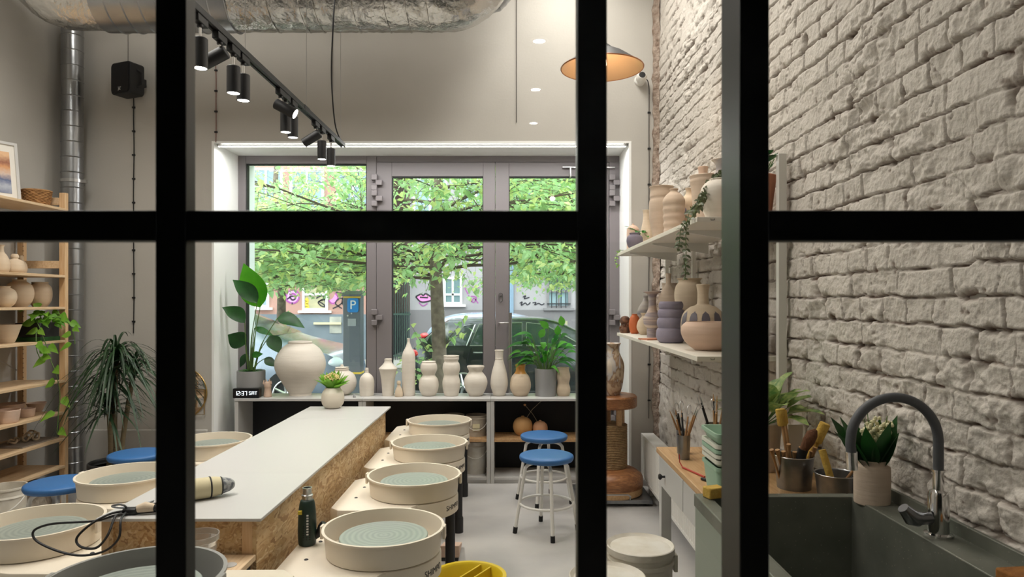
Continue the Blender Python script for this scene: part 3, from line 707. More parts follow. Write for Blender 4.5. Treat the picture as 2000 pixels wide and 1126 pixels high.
# lidded round jar behind
t = thing('lidded_jar', 'round white lidded jar behind the posy on the worktable', 'jar', (P(668, 5.86), 5.86, HS))
r = 28*5.86/F; h = Zh(722, 5.86)-HS
MB().lathe(potprof([(.4, 0), (.5, .02), (.85, .2), (1, .5), (.85, .8), (.5, .96), (.46, 1)], h, r, .06, .1), 40).build('jar_body', M['clay_white'], t)
MB().lathe([(.001, h+.006), (.0, h+.0), (.46*r, h), (.5*r, h+.01), (.4*r, h+.02), (.06, h+.024), (.014, h+.03), (.012, h+.045), (.001, h+.05)], 32).build('lid', M['clay_white'], t)
MB().lathe([(.001, 0), (.012, 0), (.011, .012), (.004, .026), (.001, .028)], 16).build('clay_cone', M['clay_grey'], label='tiny grey clay cone on the cabinet behind the posy', cat='figurine', loc=(P(692, 5.68), 5.68, HS))
# figurine
k = MB(); k.lathe(smooth_prof([(.001, 0), (.03, 0), (.032, .02), (.026, .07), (.03, .09), (.024, .12), (.014, .128), (.001, .13)], 4), 20)
k.tube([(.018, 0, .10), (.032, -.01, .115), (.03, -.01, .135)], [.009, .008, .004], 8); k.tube([(-.018, 0, .10), (-.034, -.005, .112), (-.03, -.005, .14)], [.009, .008, .004], 8)
k.tube([(-.012, 0, .12), (-.014, 0, .148)], [.008, .003], 8); k.tube([(.012, 0, .12), (.016, 0, .148)], [.008, .003], 8)
k.build('clay_figurine', M['clay_pink'], label='small pinkish clay figurine with raised arms beside the clock', cat='figurine', loc=(P(523, 5.72), 5.72, HS))
# clock
t = thing('digital_clock', 'black digital clock with white glowing digits on the cabinet corner', 'clock', (P(483, 5.665), 5.665, HS))
MB().extr(rrect(.108, .040, .008), 'y', -.03, .03).build('clock_case', mat('gloss black', c(8, 8, 9), .25), t, loc=(0, 0, .0405))
M['digits'] = mat('lit digits', c(200, 210, 215), .5, emit=((.9, .95, 1, 1), 1.6))
def seg7(ch, x, z, h, w_, k, th=.0035):
    S = {'1': 'bc', '2': 'abged', '3': 'abgcd', '7': 'abc', 'S': 'afgcd', 'A': 'abcefg', 'T': 'am'}[ch]
    y0_, y1_ = -.0325, -.0302; hh = h/2
    L = {'a': (x, x+w_, z+h-th, z+h), 'g': (x, x+w_, z+hh-th/2, z+hh+th/2), 'd': (x, x+w_, z, z+th), 'f': (x, x+th, z+hh, z+h), 'b': (x+w_-th, x+w_, z+hh, z+h), 'e': (x, x+th, z, z+hh), 'c': (x+w_-th, x+w_, z, z+hh), 'm': (x+w_/2-th/2, x+w_/2+th/2, z, z+h)}
    for s_ in S: a = L[s_]; k.box(a[0], a[1], y0_, y1_, a[2], a[3])
k = MB()
for ch, x in zip('1237', (-.093, -.069, -.035, -.010)): seg7(ch, x, .024, .034, .019, k)
k.box(-.0445, -.041, -.0325, -.0302, .032, .036); k.box(-.0445, -.041, -.0325, -.0302, .046, .050)
for ch, x in zip('SAT', (.026, .050, .074)): seg7(ch, x, .030, .026, .018, k, .003)
k.build('digits', M['digits'], t, smooth=0)

# ================================================================== worktable
TX0, TX1, TY0, TY1, TH = -1.535, -.925, 2.515, 5.20, .70
t = thing('worktable', 'long white topped worktable with chipboard body, in the middle of the room', 'table', ((TX0+TX1)/2, TY0, 0))
hw = (TX1-TX0)/2; L_ = TY1-TY0
t2 = MB().box(-hw, hw, 0, 2.13, TH-.012, TH); t2.build('table_top', M['white'], t, bevel=.002)
B(-hw-.002, hw+.002, 2.133, L_, TH-.012, TH).build('table_top_end', M['white'], t, bevel=.002)
yb = .035
for x in (-hw+.03, hw-.045): B(x, x+.015, yb, 2.04, 0, TH-.012).build('chipboard_side', M['osb'], t, smooth=0); B(x, x+.015, 2.045, L_-.05, 0, TH-.012).build('chipboard_side', M['osb'], t, smooth=0)
B(-hw+.045, hw-.085, yb+.01, yb+.025, 0, TH-.012).build('chipboard_front', M['osb'], t, smooth=0)
B(hw-.085, hw-.045, yb, yb+.04, 0, TH-.012).build('corner_post', M['pine_v'], t, bevel=.002)
B(-hw+.0, -hw+.03, yb, yb+.04, 0, TH-.012).build('corner_post', M['pine_v'], t, bevel=.002)
B(-hw+.03, hw-.03, L_-.06, L_-.045, 0, TH-.012).build('chipboard_end', M['osb'], t, smooth=0)
t = thing('plywood_ledge', 'low plywood ledge fixed below the table front, holding the plastic tub', 'shelf', (-1.2, 2.36, 0))
B(-.25, .245, -.085, .185, .535, .557).build('ledge_board', M['pine'], t, bevel=.002)
for x in (-.23, .20): B(x, x+.03, -.07, .17, 0, .535).build('ledge_support', M['black'], t)
MB().lathe([(.0005, 0), (.025, 0), (.025, .002), (.0005, .002)], 24).build('paper_disc', M['white'], label='small round white paper disc on the plywood ledge', cat='paper', loc=(-1.01, 2.44, .557))
# tub
t = thing('plastic_tub', 'translucent round plastic tub with rust coloured clay, below the table front edge', 'tub', (-1.105, 2.40, .557))
M['tub'] = mat('translucent plastic', c(226, 224, 218), .25, trans=.75)
MB().lathe([(.001, 0), (.052, 0), (.066, .105), (.071, .105), (.071, .125), (.068, .125), (.067, .108), (.05, .004), (.001, .004)], 40).build('tub_wall', M['tub'], t)
MB().lathe([(.001, .005), (.0505, .005), (.056, .05), (.03, .06), (.001, .055)], 32).build('tub_contents', mat('wet red clay', c(150, 92, 66), .5, bump=(60, .6)), t)

# ================================================================== pottery wheels
def wheel(label, pan='cream', logo=True, first=None, d=.49, hz=.585):
    t = thing('pottery_wheel', label, 'pottery wheel', (0, 0, 0), group='pottery wheels along the worktable')
    R = .232; zt = .49; zb = .405
    out = [(R*math.cos(a), R*math.sin(a)) for a in [math.radians(-78+156*i/24) for i in range(25)]]
    out += [(0.02, .275), (-.1, .305), (-.33, .305), (-.375, .26), (-.375, -.26), (-.33, -.305), (-.1, -.305), (.02, -.275)]
    MB().prism(out, zb, zt, .012).build('wheel_body', M['cream'], t, smooth=35)
    pm = M[pan]; r = d/2
    MB().lathe([(.08, zt+.004), (r*.93, zt+.004), (r*.965, zt+.09), (r*1.0, zt+.092), (r*1.0, zt+.1), (r*.955, zt+.1), (r*.915, zt+.012), (.08, zt+.012)], 72).build('splash_pan', pm, t, smooth=50)
    for s_ in (1, -1):
        k = MB(); k.box(s_*r*1.01-.008, s_*r*1.01+.004, -.018, .018, zt+.05, zt+.103); k.build('pan_clip', pm, t, bevel=.003)
    MB().lathe([(.04, zt-.02), (.04, zt+.04), (.174, zt+.045), (.178, zt+.049), (.178, zt+.06), (.175, zt+.063), (.0005, zt+.063)], 64).build('wheel_head', M['head'], t, smooth=30)
    for x, y in ((.19, 0), (-.33, .24), (-.33, -.24)):
        l = MB().cyl((x, y, 0), (x, y, zb), .026, 20).build('leg', M['black'], t)
        MB().lathe([(.031, .0), (.031, .09), (.029, .1)], 20, x, y, 0).build('leg_sleeve', M['black'], l)
    for x, y in ((-.285, .1), (-.285, -.1)): MB().lathe([(.0005, .003), (.006, .003), (.009, .0), (.009, -.002)], 16, x, y, zt).build('screw', M['alu_dark'], t)
    if logo: text('logo_text', 'SHIMPO', .036, M['paint_black'], t, (0, 0, (zb+zt)/2-.004), (0, 0, 0), depth=.0004, bend=(R+.0006, math.radians(-22)))
    return t
M['head'] = rampmat('aluminium wheel head', [(.0, c(146, 156, 150)), (.5, c(156, 166, 159)), (1, c(164, 173, 165))], 14, .38, 'wave', metal=.3, distort=1.6, bump=.1, detail=3)
_w = [n for n in M['head'].node_tree.nodes if n.type == 'TEX_WAVE'][0]; _w.wave_type = 'RINGS'; _w.rings_direction = 'Z'
w1 = wheel('cream pottery wheel nearest the camera on the right row, beside the heat gun')
w1.location = (-.52, 2.77, 0)
dup(w1, (-.517, 3.61, 0), 0, 'cream pottery wheel second from the front in the right row')
dup(w1, (-.538, 4.44, 0), 0, 'cream pottery wheel third from the front in the right row')
dup(w1, (-.560, 5.26, 0), 0, 'cream pottery wheel at the far end of the right row, by the window cabinets')
dup(w1, (-1.97, 2.84, 0), PI, 'cream pottery wheel at the left picture edge, with looping cables over its pan')
dup(w1, (-2.045, 3.63, 0), PI, 'cream pottery wheel left of the table, between the blue stools')
dup(w1, (-1.985, 4.53, 0), PI, 'cream pottery wheel far left of the table, half hidden by the thick bar')
wg = wheel('pottery wheel with larger grey pan at the bottom left, closest to the camera', 'pan_grey', False)
wg.location = (-1.08, 1.955, .125); wg.rotation_euler = (0, 0, PI)
wg['group'] = 'pottery wheels along the worktable'
k = MB()
for x, y, lb in ((-.19, 0, 'left'), (.33, .24, 'right rear'), (.33, -.24, 'right front')): k = MB().lathe([(.045, 0), (.045, .125)], 16).build('leg_block', M['black'], label='black block under the %s leg of the grey pan wheel' % lb, cat='block', group='blocks under the grey pan wheel', loc=(-1.08+x, 1.955+y, 0))
# foot pedals
def pedal(x, y, lb):
    t = thing('foot_pedal', lb, 'foot pedal', (x, y, 0), group='foot pedals of the wheels')
    B(-.05, .05, -.11, .11, 0, .02).build('pedal_base', M['black'], t, bevel=.003)
    MB().extr([(-.11, .02), (.11, .02), (.11, .035), (-.11, .09)], 'x', -.055, .055).build('pedal_plate', M['clay_pink'], t, bevel=.004)
pedal(-.36, 4.05, 'pinkish foot pedal on the floor between the second and third wheels of the right row')
# wheel cable
MB().tube(spath([(-.36, 3.94, .03), (-.3, 3.72, .012), (-.28, 3.4, .012), (-.4, 3.05, .012), (-.44, 3.0, .2)], 6), .005, 6).build('pedal_cable', M['cord'], label='black pedal cable on the floor between the front two right wheels', cat='cable')

# heat gun
t = thing('heat_gun', 'dark green heat gun standing upright on the nearest right wheel', 'heat gun', (-.852, 2.84, .49), math.radians(12))
M['green_tool'] = mat('dark green tool plastic', c(22, 48, 40), .45)
k = MB(); k.lathe(smooth_prof([(.001, 0), (.03, 0), (.036, .012), (.038, .05), (.037, .1), (.035, .14), (.03, .175), (.022, .188), (.001, .19)], 4), 28, sx=1, sy=1.05); k.build('motor_housing', M['green_tool'], t)
MB().lathe([(.021, .18), (.021, .2), (.0235, .202), (.0235, .206), (.018, .209), (.018, .232), (.02, .236), (.016, .236), (.015, .2)], 24).build('steel_nozzle', M['steel'], t, smooth=30)
k = MB(); k.tube([(.03, 0, .03), (.05, 0, .045), (.062, -.01, .07), (.072, -.01, .085)], [.014, .017, .02, .018], 12); k.build('grip_handle', M['black'], t)
k = MB()
for i in range(7):
    for a in (-1.9, -1.55, -1.2): k.box(.0365*math.cos(a)-.003, .0365*math.cos(a)+.003, .038*math.sin(a)-.003, .038*math.sin(a)+.002, .03+i*.009, .034+i*.009)
k.build('air_vent', M['rubber'], t)
B(-.034, -.018, -.0375, -.03, .135, .15).build('yellow_sticker', mat('yellow sticker', c(210, 190, 60), .5), t)
k = MB()
for i in range(8): k.box(.0, .008, -.0412, -.037, .05+i*.011, .056+i*.011)
k.build('side_print', M['print_white'], t)

# yellow mop bucket
t = thing('yellow_bucket', 'yellow plastic bucket with dividing bar on the floor before the front wheel', 'bucket', (-.2, 3.12, 0))
M['yellow'] = mat('yellow plastic', c(214, 186, 30), .4)
o_ = [(.11, .0), (.13, .02)]
MB().lathe([(.001, 0), (.12, 0), (.155, .235), (.175, .238), (.175, .25), (.158, .25), (.15, .24), (.115, .01), (.001, .01)], 48, sx=1.0, sy=1.0).build('bucket_body', M['yellow'], t, smooth=40)
Mr = Matrix.Rotation(math.radians(60), 4, 'Z')
for s_ in (-.028, .028): MB().box(-.148, .148, s_-.004, s_+.004, .10, .244, M=Mr).build('divider_rib', M['yellow'], t, bevel=.002)

# rolled bundle, plug and looping cables on the table
t = thing('striped_roll', 'cream rolled bundle with black bands and patterned tip on the table', 'roll', (-1.27, 2.76, TH+.042), math.radians(35))
My = Matrix.Rotation(PI/2, 4, 'Y')
MB().lathe(smooth_prof([(.001, -.13), (.035, -.125), (.042, -.05), (.041, .05), (.034, .09)], 4), 28, M=My).build('roll_body', mat('cream cloth', c(206, 196, 160), .8), t)
MB().lathe(smooth_prof([(.034, .09), (.026, .12), (.014, .138), (.001, .142)], 4), 28, M=My).build('patterned_tip', rampmat('speckled grey', [(.4, c(90, 94, 100)), (.55, c(160, 162, 160))], 60, .7), t)
for x, r in ((.045, .0425), (.088, .0355)): MB().lathe([(r, x-.003), (r+.0015, x), (r, x+.003)], 28, M=My).build('black_band', M['black'], t)
def pxp(px, py, Y): return (P(px, Y), Y, Zh(py, Y))
t = thing('tangled_cable', 'black looping cable with plug spilling off the left table corner over the pan', 'cable', (0, 0, 0))
pts = [(P(330, 2.7), 2.75, TH+.006), (P(292, 2.66), 2.66, TH+.006), (P(258, 2.6), 2.6, TH+.007), pxp(215, 1003, 2.52), pxp(176, 1024, 2.47), pxp(150, 1050, 2.45), pxp(158, 1067, 2.44), pxp(188, 1069, 2.44), pxp(210, 1045, 2.45), pxp(223, 1012, 2.5), (P(232, 2.54), 2.54, TH+.008), (P(262, 2.6), 2.6, TH+.008), (P(300, 2.68), 2.66, TH+.006)]
MB().tube(spath(pts, 7), .0045, 8).build('cable_loop', M['cord'], t)
pts = [(P(310, 2.6), 2.58, TH+.006), (P(262, 2.56), 2.56, TH+.006), (P(225, 2.53), 2.53, TH+.007), pxp(190, 1016, 2.5), pxp(150, 1019, 2.47), pxp(98, 1023, 2.45), pxp(66, 1036, 2.44), pxp(72, 1056, 2.43), pxp(115, 1076, 2.42), pxp(160, 1084, 2.42), pxp(205, 1075, 2.43), pxp(232, 1050, 2.45), pxp(236, 1015, 2.48), (P(240, 2.53), 2.55, TH+.012)]
MB().tube(spath(pts, 7), .0042, 8).build('cable_loop', M['cord'], t)
pts = [(P(300, 2.62), 2.63, TH+.005), (P(262, 2.63), 2.63, TH+.005), (P(240, 2.6), 2.58, TH+.02), (P(228, 2.58), 2.55, TH+.035), (P(238, 2.55), 2.54, TH+.045), (P(246, 2.56), 2.56, TH+.03), (P(250, 2.6), 2.6, TH+.006), (P(300, 2.72), 2.72, TH+.006)]
MB().tube(spath(pts, 7), .004, 8).build('cable_loop', M['galv'], t)
k = MB(); k.box(P(240, 2.56), P(268, 2.56), 2.55, 2.585, TH+.001, TH+.024); k.build('plug_body', M['black'], t, bevel=.006)
k = MB(); k.tube([(P(270, 2.57), 2.565, TH+.02), (P(284, 2.57), 2.57, TH+.026), (P(300, 2.57), 2.575, TH+.022)], [.014, .02, .014], 12); k.build('taped_grip', M['clay_warm'], t)
k = MB(); k.tube([(P(300, 2.57), 2.575, TH+.022), (P(325, 2.57), 2.58, TH+.026), (P(360, 2.6), 2.6, TH+.02)], [.013, .02, .014], 12); k.build('tool_body', M['black'], t)

# ================================================================== stools
def stool(label, h=.51):
    t = thing('stool', label, 'stool', (0, 0, 0), group='blue vinyl stools')
    MB().lathe(smooth_prof([(.001, h-.045), (.15, h-.045), (.172, h-.038), (.177, h-.022), (.168, h-.008), (.12, h), (.001, h+.002)], 4), 48).build('seat', M['blue'], t)
    MB().lathe([(.001, h-.056), (.12, h-.056), (.12, h-.044)], 32).build('seat_plate', M['white_metal'], t)
    for i in range(4):
        a = math.radians(28+90*i); ca, sa = math.cos(a), math.sin(a)
        pts = spath([(ca*.05, sa*.05, h-.062), (ca*.10, sa*.10, h-.064), (ca*.135, sa*.135, h-.085), (ca*.148, sa*.148, h-.14), (ca*.205, sa*.205, .03)], 5)
        l = MB().tube(pts, .0115, 12).build('leg', M['white_metal'], t)
        MB().cyl((ca*.209, sa*.209, 0), (ca*.2035, sa*.2035, .04), .0145, 14).build('rubber_foot', M['rubber'], l)
    zr = .19; rr_ = .174
    MB().tube([(rr_*math.cos(a), rr_*math.sin(a), zr) for a in [i*2*PI/40 for i in range(40)]], .008, 10, closed=True).build('foot_ring', M['white_metal'], t)
    return t
s1 = stool('blue stool with white legs, the nearer of the two in the aisle'); s1.location = (.225, 4.45, 0); s1.rotation_euler = (0, 0, math.radians(70))
dup(s1, (.24, 5.12, 0), math.radians(45), 'blue stool with white legs, the farther one before the right cabinet')
dup(s1, (-2.50, 3.78, 0), 0, 'blue stool beside the shelving foot, left of the second left wheel')
dup(s1, (-2.47, 4.5, 0), .3, 'blue stool before the dragon tree, mostly behind a pan and the bar')

# ================================================================== carved wooden plinth with its vase and trolley
t = thing('trolley', 'flat grey metal trolley frame carrying the wooden plinth', 'trolley', (.74, 5.2, 0))
k = MB(); k.box(-.265, .29, -.22, .22, .02, .05); k.build('deck', M['galv'], t, bevel=.004)
for x in (-.24, .24):
    for y in (-.17, .17): MB().cyl((x-.01, y, .012), (x+.01, y, .012), .012, 12).build('castor', M['rubber'], t)
k = MB(); k.tube([(-.1, -.215, .045), (-.1, -.25, .085), (-.08, -.262, .1), (.1, -.262, .1), (.12, -.25, .085), (.12, -.215, .045)], .006, 8); k.build('pull_bar', M['steel'], t)
t = thing('wooden_plinth', 'turned wooden pedestal with rope wound column standing on the trolley', 'pedestal', (.745, 5.2, .05))
MB().lathe([(.001, 0), (.235, 0), (.245, .01), (.245, .055)], 56).build('base_disc', M['oak'], t, smooth=30)
MB().lathe([(.245, .055), (.25, .07), (.25, .12), (.24, .145), (.20, .175), (.14, .195), (.001, .197)], 56).build('base_dome', M['walnut'], t, smooth=40)
pr = []
for i in range(26):
    z = .195+i*.0125; pr += [(.127, z), (.1335, z+.00625), (.127, z+.0122)]
MB().lathe(pr, 40).build('rope_winding', mat('hemp rope', c(166, 138, 100), .9, bump=(140, .8), var=(40, c(140, 112, 78))), t, smooth=25)
for i in range(5):
    a = i*2*PI/5+.3; MB().cyl((.1*math.cos(a), .1*math.sin(a), .5), (.1*math.cos(a), .1*math.sin(a), .655), .022, 14).build('post', M['oak'], t)
MB().lathe([(.001, .65), (.195, .65), (.205, .66), (.205, .73), (.195, .74), (.001, .74)], 56).build('top_disc', M['walnut'], t, smooth=35)
Y = 5.2; h = Zh(670, Y)-.79
marb = rampmat('marbled clay', [(.42, c(206, 186, 160)), (.5, c(150, 116, 84)), (.56, c(188, 184, 182)), (.7, c(216, 200, 178))], 4.5, .7, distort=2.5, bump=.15)
vase('vase', 'tall marbled brown and grey vase on top of the wooden pedestal', 'vase', (P(1190, Y), Y, .79), [(.66, 0), (.72, .02), (.9, .2), (1, .45), (.98, .62), (.72, .8), (.62, .88), (.74, .98), (.8, 1)], h, .112, marb)

# ================================================================== radiator
t = thing('radiator', 'long white panel radiator low on the brick wall, half behind the oak table', 'radiator', (1.03, 3.6, .1))
RL = 1.85
k = MB(); out = []
n_ = 46
for i in range(n_):
    y = i*RL/n_; out += [(y, 0), (y+.012, 0), (y+.018, .008), (y+RL/n_-.008, .008)]
vs = [(x, y, z) for z in (.02, .33) for y, x in out]; m_ = len(out)
k.add(vs, [(i, i+1, m_+i+1, m_+i) for i in range(m_-1)])
k.build('front_panel', M['white_metal'], t, smooth=0)
B(.0, .10, 0, RL, .33, .35).build('top_grille', M['white_metal'], t, bevel=.003)
B(-.002, .01, 0, RL, 0, .02).build('bottom_rail', M['white_metal'], t)
for y in (0, RL-.008): B(.0, .10, y, y+.008, 0, .34).build('side_cover', M['white_metal'], t)
B(.06, .09, .01, RL-.01, .01, .33).build('rear_panel', M['white_metal'], t)
for y in (.25, RL-.2): B(.03, .06, y, y+.04, -.10, .0).build('foot', M['white_metal'], t)

# ================================================================== floor buckets front right
M['label_red'] = mat('red printed band', c(196, 92, 62), .5)
for (x, y, lb) in ((.524, 2.79, 'rear of two clay stained white lidded buckets on the floor, orange printed band'), (.345, 2.47, 'front of two clay stained white lidded buckets at the bottom edge')):
    b_ = bucket('lidded_bucket', lb, (x, y, 0), .122, .51, M['lid_clay'], 'lidded clay buckets on the floor', lid=M['lid_clay'], handle=False, rt=1.07)
    MB().lathe([(.1235, .12), (.1285, .40)], 40).build('printed_band', M['label_red'], b_)
    B(.135, .15, -.02, .02, .40, .47).build('handle_lug', M['lid_clay'], b_, bevel=.003)
# ================================================================== wall shelves on the brick wall
SX0, SX1, SY0, SY1 = .80, 1.165, 2.95, 5.2
ZU, ZL = EYE+.365, EYE-.238
M['shelf'] = mat('pale shelf laminate', c(222, 216, 204), .5, bump=(60, .03))
def wshelf(z, lb):
    t = thing('wall_shelf', lb, 'shelf', (SX1, SY0, z), group='wall shelves for pots')
    w_ = SX1-SX0
    B(-w_, 0, 0, 1.12, -.022, 0).build('board', M['shelf'], t, bevel=.0015)
    B(-w_, 0, 1.122, SY1-SY0, -.022, 0).build('board', M['shelf'], t, bevel=.0015)
    for y in (.35, 1.08, 1.85):
        k = MB(); k.extr([(-.005, -.022), (-w_+.03, -.022), (-w_+.03, -.03), (-.005, -.085)], 'y', y, y+.016); k.build('bracket', M['white_metal'], t)
    k = MB(); k.tube([(-w_+.06, -.0005, -.008), (-w_+.06, -.0008, -.014), (-w_+.075, -.0008, -.014), (-w_+.075, -.0005, -.008)], .0012, 5); k.build('pencil_mark', M['alu_dark'], t)
wshelf(ZU, 'upper pale wall shelf seen from below, crowded with bisque vases')
wshelf(ZL, 'lower pale wall shelf carrying the mauve ribbed vase and wide bowl')
for y, lb in ((5.25-.15, 'thin white wall upright at the window end of the pot shelves'), (4.35, 'white wall upright behind the middle of the pot shelves'), (3.7, 'white wall upright just left of the trailing plant')):
    B(1.15, 1.172, y, y+.025, 1.1, 1.98 if y > 4 else 1.98).build('shelf_upright', M['white_metal'], label=lb, cat='shelf upright', group='uprights of the pot shelves')
k = MB(); k.box(1.135, 1.17, 2.905, 2.935, 1.02, 2.13)
k.build('shelf_upright', M['white_metal'], label='near white shelf upright rising beside the terracotta pot', cat='shelf upright', group='uprights of the pot shelves', bevel=.002)
def sv(lb, px, X, top, r, pr, m_, z, nm='vase', depth=.25, gl=True, Yo=None):
    Y = Yo or X*F/(px-1000); h = Zh(top, Y)-z
    return vase(nm, lb, 'vase' if nm != 'bowl' else 'bowl', (X, Y, z), pr, h, r, M[m_] if isinstance(m_, str) else m_, 'pots on the lower wall shelf' if z == ZL else 'pots on the upper wall shelf', depth=depth)
M['stripe_blue'] = rampmat('blue grey striped clay', [(.35, c(214, 196, 180)), (.5, c(150, 140, 146)), (.62, c(208, 186, 170)), (.78, c(96, 92, 108))], 2.2, .7, 'noise', stretch=(1, 1, 9), distort=.6)
M['stripe_grey'] = rampmat('grey banded clay', [(.35, c(150, 150, 156)), (.5, c(176, 166, 156)), (.65, c(120, 120, 128))], 2.6, .75, 'noise', stretch=(.5, .5, 9), distort=.4)
# --- lower shelf
z = ZL
k = MB(); k.lathe(smooth_prof([(.001, 0), (.036, 0), (.046, .03), (.034, .065), (.044, .09), (.03, .12), (.001, .128)], 4), 20, sx=.9); 
for a in range(7): k.lathe(smooth_prof([(.001, -.012), (.012, -.004), (.013, .006), (.001, .014)], 3), 10, cx=.034*math.cos(a*.9+2.6), cy=.034*math.sin(a*.9+2.6), cz=.03+a*.013)
k.build('clay_sculpture', mat('mottled brown clay', c(128, 90, 66), .8, bump=(50, .8), var=(30, c(70, 46, 34))), label='knobbly mottled brown clay sculpture at the window end of the lower shelf', cat='sculpture', loc=(.85, 5.13, z), group='pots on the lower wall shelf')
sv('small round orange pot beside the brown sculpture on the lower shelf', 1224, 0, 613, .042, [(.5, 0), (.8, .1), (1, .45), (.8, .8), (.45, .96), (.5, 1)], mat('orange clay', c(196, 104, 58), .65), z, Yo=4.98).location = (.90*1.0, 5.01, z)
o = sv('grey banded bottle vase with a pale figure leaning on its shoulder', 1240, .985, 577, .062, [(.8, 0), (.92, .03), (1, .3), (.98, .55), (.8, .7), (.4, .84), (.26, .92), (.3, 1)], 'stripe_grey', z, nm='bottle_vase', Yo=5.08)
o.location = (.995, 5.08, z)
sv('small round buff vase with flared lip, before the grey banded bottle', 1251, .945, 611, .056, [(.45, 0), (.6, .03), (.95, .25), (1, .42), (.8, .66), (.42, .82), (.36, .88), (.55, 1)], 'clay_warm', z, Yo=4.86)
sv('striped vase with waisted foot and wide flat flared lip', 1273, .925, 569, .058, [(.62, 0), (.6, .05), (.62, .17), (.58, .2), (.9, .27), (1, .36), (.96, .45), (.6, .56), (.44, .66), (.44, .86), (.6, .95), (1.0, .985), (1.04, 1)], 'stripe_blue', z, Yo=4.5)
sv('small dark striped vase at the back behind the flared striped vase', 1262, 1.1, 585, .045, [(.6, 0), (.9, .2), (1, .45), (.9, .7), (.6, .9), (.62, 1)], 'stripe_grey', z, Yo=4.62)
sv('tall tan bottle vase with long slim neck and wavy waist on the lower shelf', 1299, 1.02, 534, .068, [(.6, 0), (.66, .03), (.72, .18), (.7, .28), (.9, .45), (1, .56), (.92, .64), (.56, .75), (.3, .83), (.24, .9), (.26, .98), (.28, 1)], 'clay_tan', z, nm='bottle_vase', Yo=4.45)
sv('plain tan jar half hidden behind the slim necked bottle', 1318, 1.09, 553, .068, [(.7, 0), (.9, .2), (1, .5), (.9, .8), (.8, .94), (.86, 1)], 'clay_tan', z, Yo=4.7)
sv('mauve grey vase of four stacked bulging rings', 1314, .915, 589, .084, [(.62, 0), (.8, .02), (.98, .12), (1, .22), (.94, .33), (.86, .36), (.92, .42), (.95, .5), (.9, .58), (.82, .61), (.88, .66), (.9, .73), (.84, .8), (.76, .82), (.82, .87), (.82, .95), (.74, 1)], 'clay_purple', z, Yo=3.93)
sv('large buff shouldered jar with flared mouth behind the mauve vase', 1347, 1.055, 544, .088, [(.5, 0), (.55, .03), (.7, .3), (.92, .58), (1, .75), (.9, .88), (.72, .945), (.74, .98), (.86, 1)], 'clay_warm', z, Yo=4.06)
t = thing('vase', 'white vase with dark scalloped drips and tall neck, behind the wide bowl', 'vase', (1.03, 3.68, z), group='pots on the lower wall shelf')
r = .118; h = Zh(556, 3.68)-z
MB().lathe(potprof([(.6, 0), (.75, .04), (.96, .2), (1, .36), (.9, .52), (.6, .63), (.32, .67), (.26, .72), (.25, .88), (.31, 1)], h, r, .08, .2), 48).build('vase_body', M['clay_warm'], t)
k = MB()
for i in range(11):
    a0 = 2*PI*i/11; prf = [(.9, .12), (.965, .2), (1.0, .30), (1.0, .38), (.965, .46), (.9, .52), (.79, .568)]
    vs = []; fs = []
    for j, (rr_, zz) in enumerate(prf):
        tt = j/(len(prf)-1); wd = .19*math.sqrt(max(0, 1-max(0, (tt-.55)/.45)**2))+.002
        for s_ in (-1, -.5, 0, .5, 1): vs.append(((rr_*r+.0015)*math.cos(a0+s_*wd), (rr_*r+.0015)*math.sin(a0+s_*wd), zz*h))
    for j in range(len(prf)-1):
        for q in range(4): fs.append((j*5+q, j*5+q+1, j*5+q+6, j*5+q+5))
    k.add(vs, fs)
k.build('drip_glaze', mat('dark violet glaze', c(104, 98, 108), .5), t)
sv('wide buff bowl-shaped pot with dark inside at the near end of the lower shelf', 1384, .97, 629, .142, [(.45, 0), (.55, .02), (.85, .28), (1, .6), (.98, .85), (.88, .97), (.84, 1)], 'clay_pink', z, nm='bowl', depth=.9, Yo=3.33)
sv('tall tan oval vase behind the bars at the very end of the lower shelf', 1500, 1.05, 590, .09, [(.5, 0), (.7, .06), (1, .35), (.9, .62), (.5, .86), (.42, .93), (.5, 1)], 'clay_tan', z, Yo=3.06)
k = B(-.07, .07, -.06, .06, 0, .008); k.build('clay_tile', M['terracotta'], label='thin reddish tile lying under the bottle edge on the lower shelf', cat='tile', loc=(.875, 4.24, z), rot=(0, 0, .3))
# --- upper shelf
z = ZU
sv('pale pink cylinder vase with small knob top, far end of the upper shelf', 1234, .90, 437, .046, [(.95, 0), (1, .05), (1, .7), (.9, .84), (.5, .93), (.2, .96), (.18, 1)], 'clay_pink', z, Yo=5.08)
sv('low dark mauve bowl vase near the far end of the upper shelf', 1241, .87, 455, .058, [(.5, 0), (.8, .2), (1, .5), (.9, .78), (.6, .9), (.66, 1)], mat('dark mauve clay', c(112, 106, 118), .8), z, Yo=4.84)
sv('small buff bottle vase with ribbed belly behind the mauve bowl', 1262, .98, 410, .045, [(.7, 0), (.95, .16), (1, .35), (.8, .55), (.55, .75), (.5, .9), (.62, 1)], 'clay_warm', z, Yo=4.98)
sv('slim buff vase mostly hidden behind the big tapered jar', 1280, 1.06, 398, .055, [(.6, 0), (.9, .3), (1, .6), (.7, .85), (.6, 1)], 'clay_tan', z, Yo=4.5)
sv('big tapered buff jar with open mouth and stepped shoulder on the upper shelf', 1293, .925, 365, .077, [(.55, 0), (.7, .1), (.92, .35), (1, .55), (.98, .72), (.9, .78), (.93, .84), (.88, .95), (.98, 1)], 'clay_tan', z, Yo=4.22)
sv('spirally grooved buff bottle with small neck, right of the big tapered jar', 1318, .93, 369, .062, [(.84, 0), (.88, .03), (.84, .07), (.95, .13), (.89, .2), (.99, .27), (.92, .34), (1, .42), (.94, .49), (1.02, .57), (.97, .64), (1.02, .71), (.98, .78), (.74, .87), (.38, .94), (.34, .97), (.42, 1)], 'clay_tan', z, nm='bottle_vase', Yo=3.92)
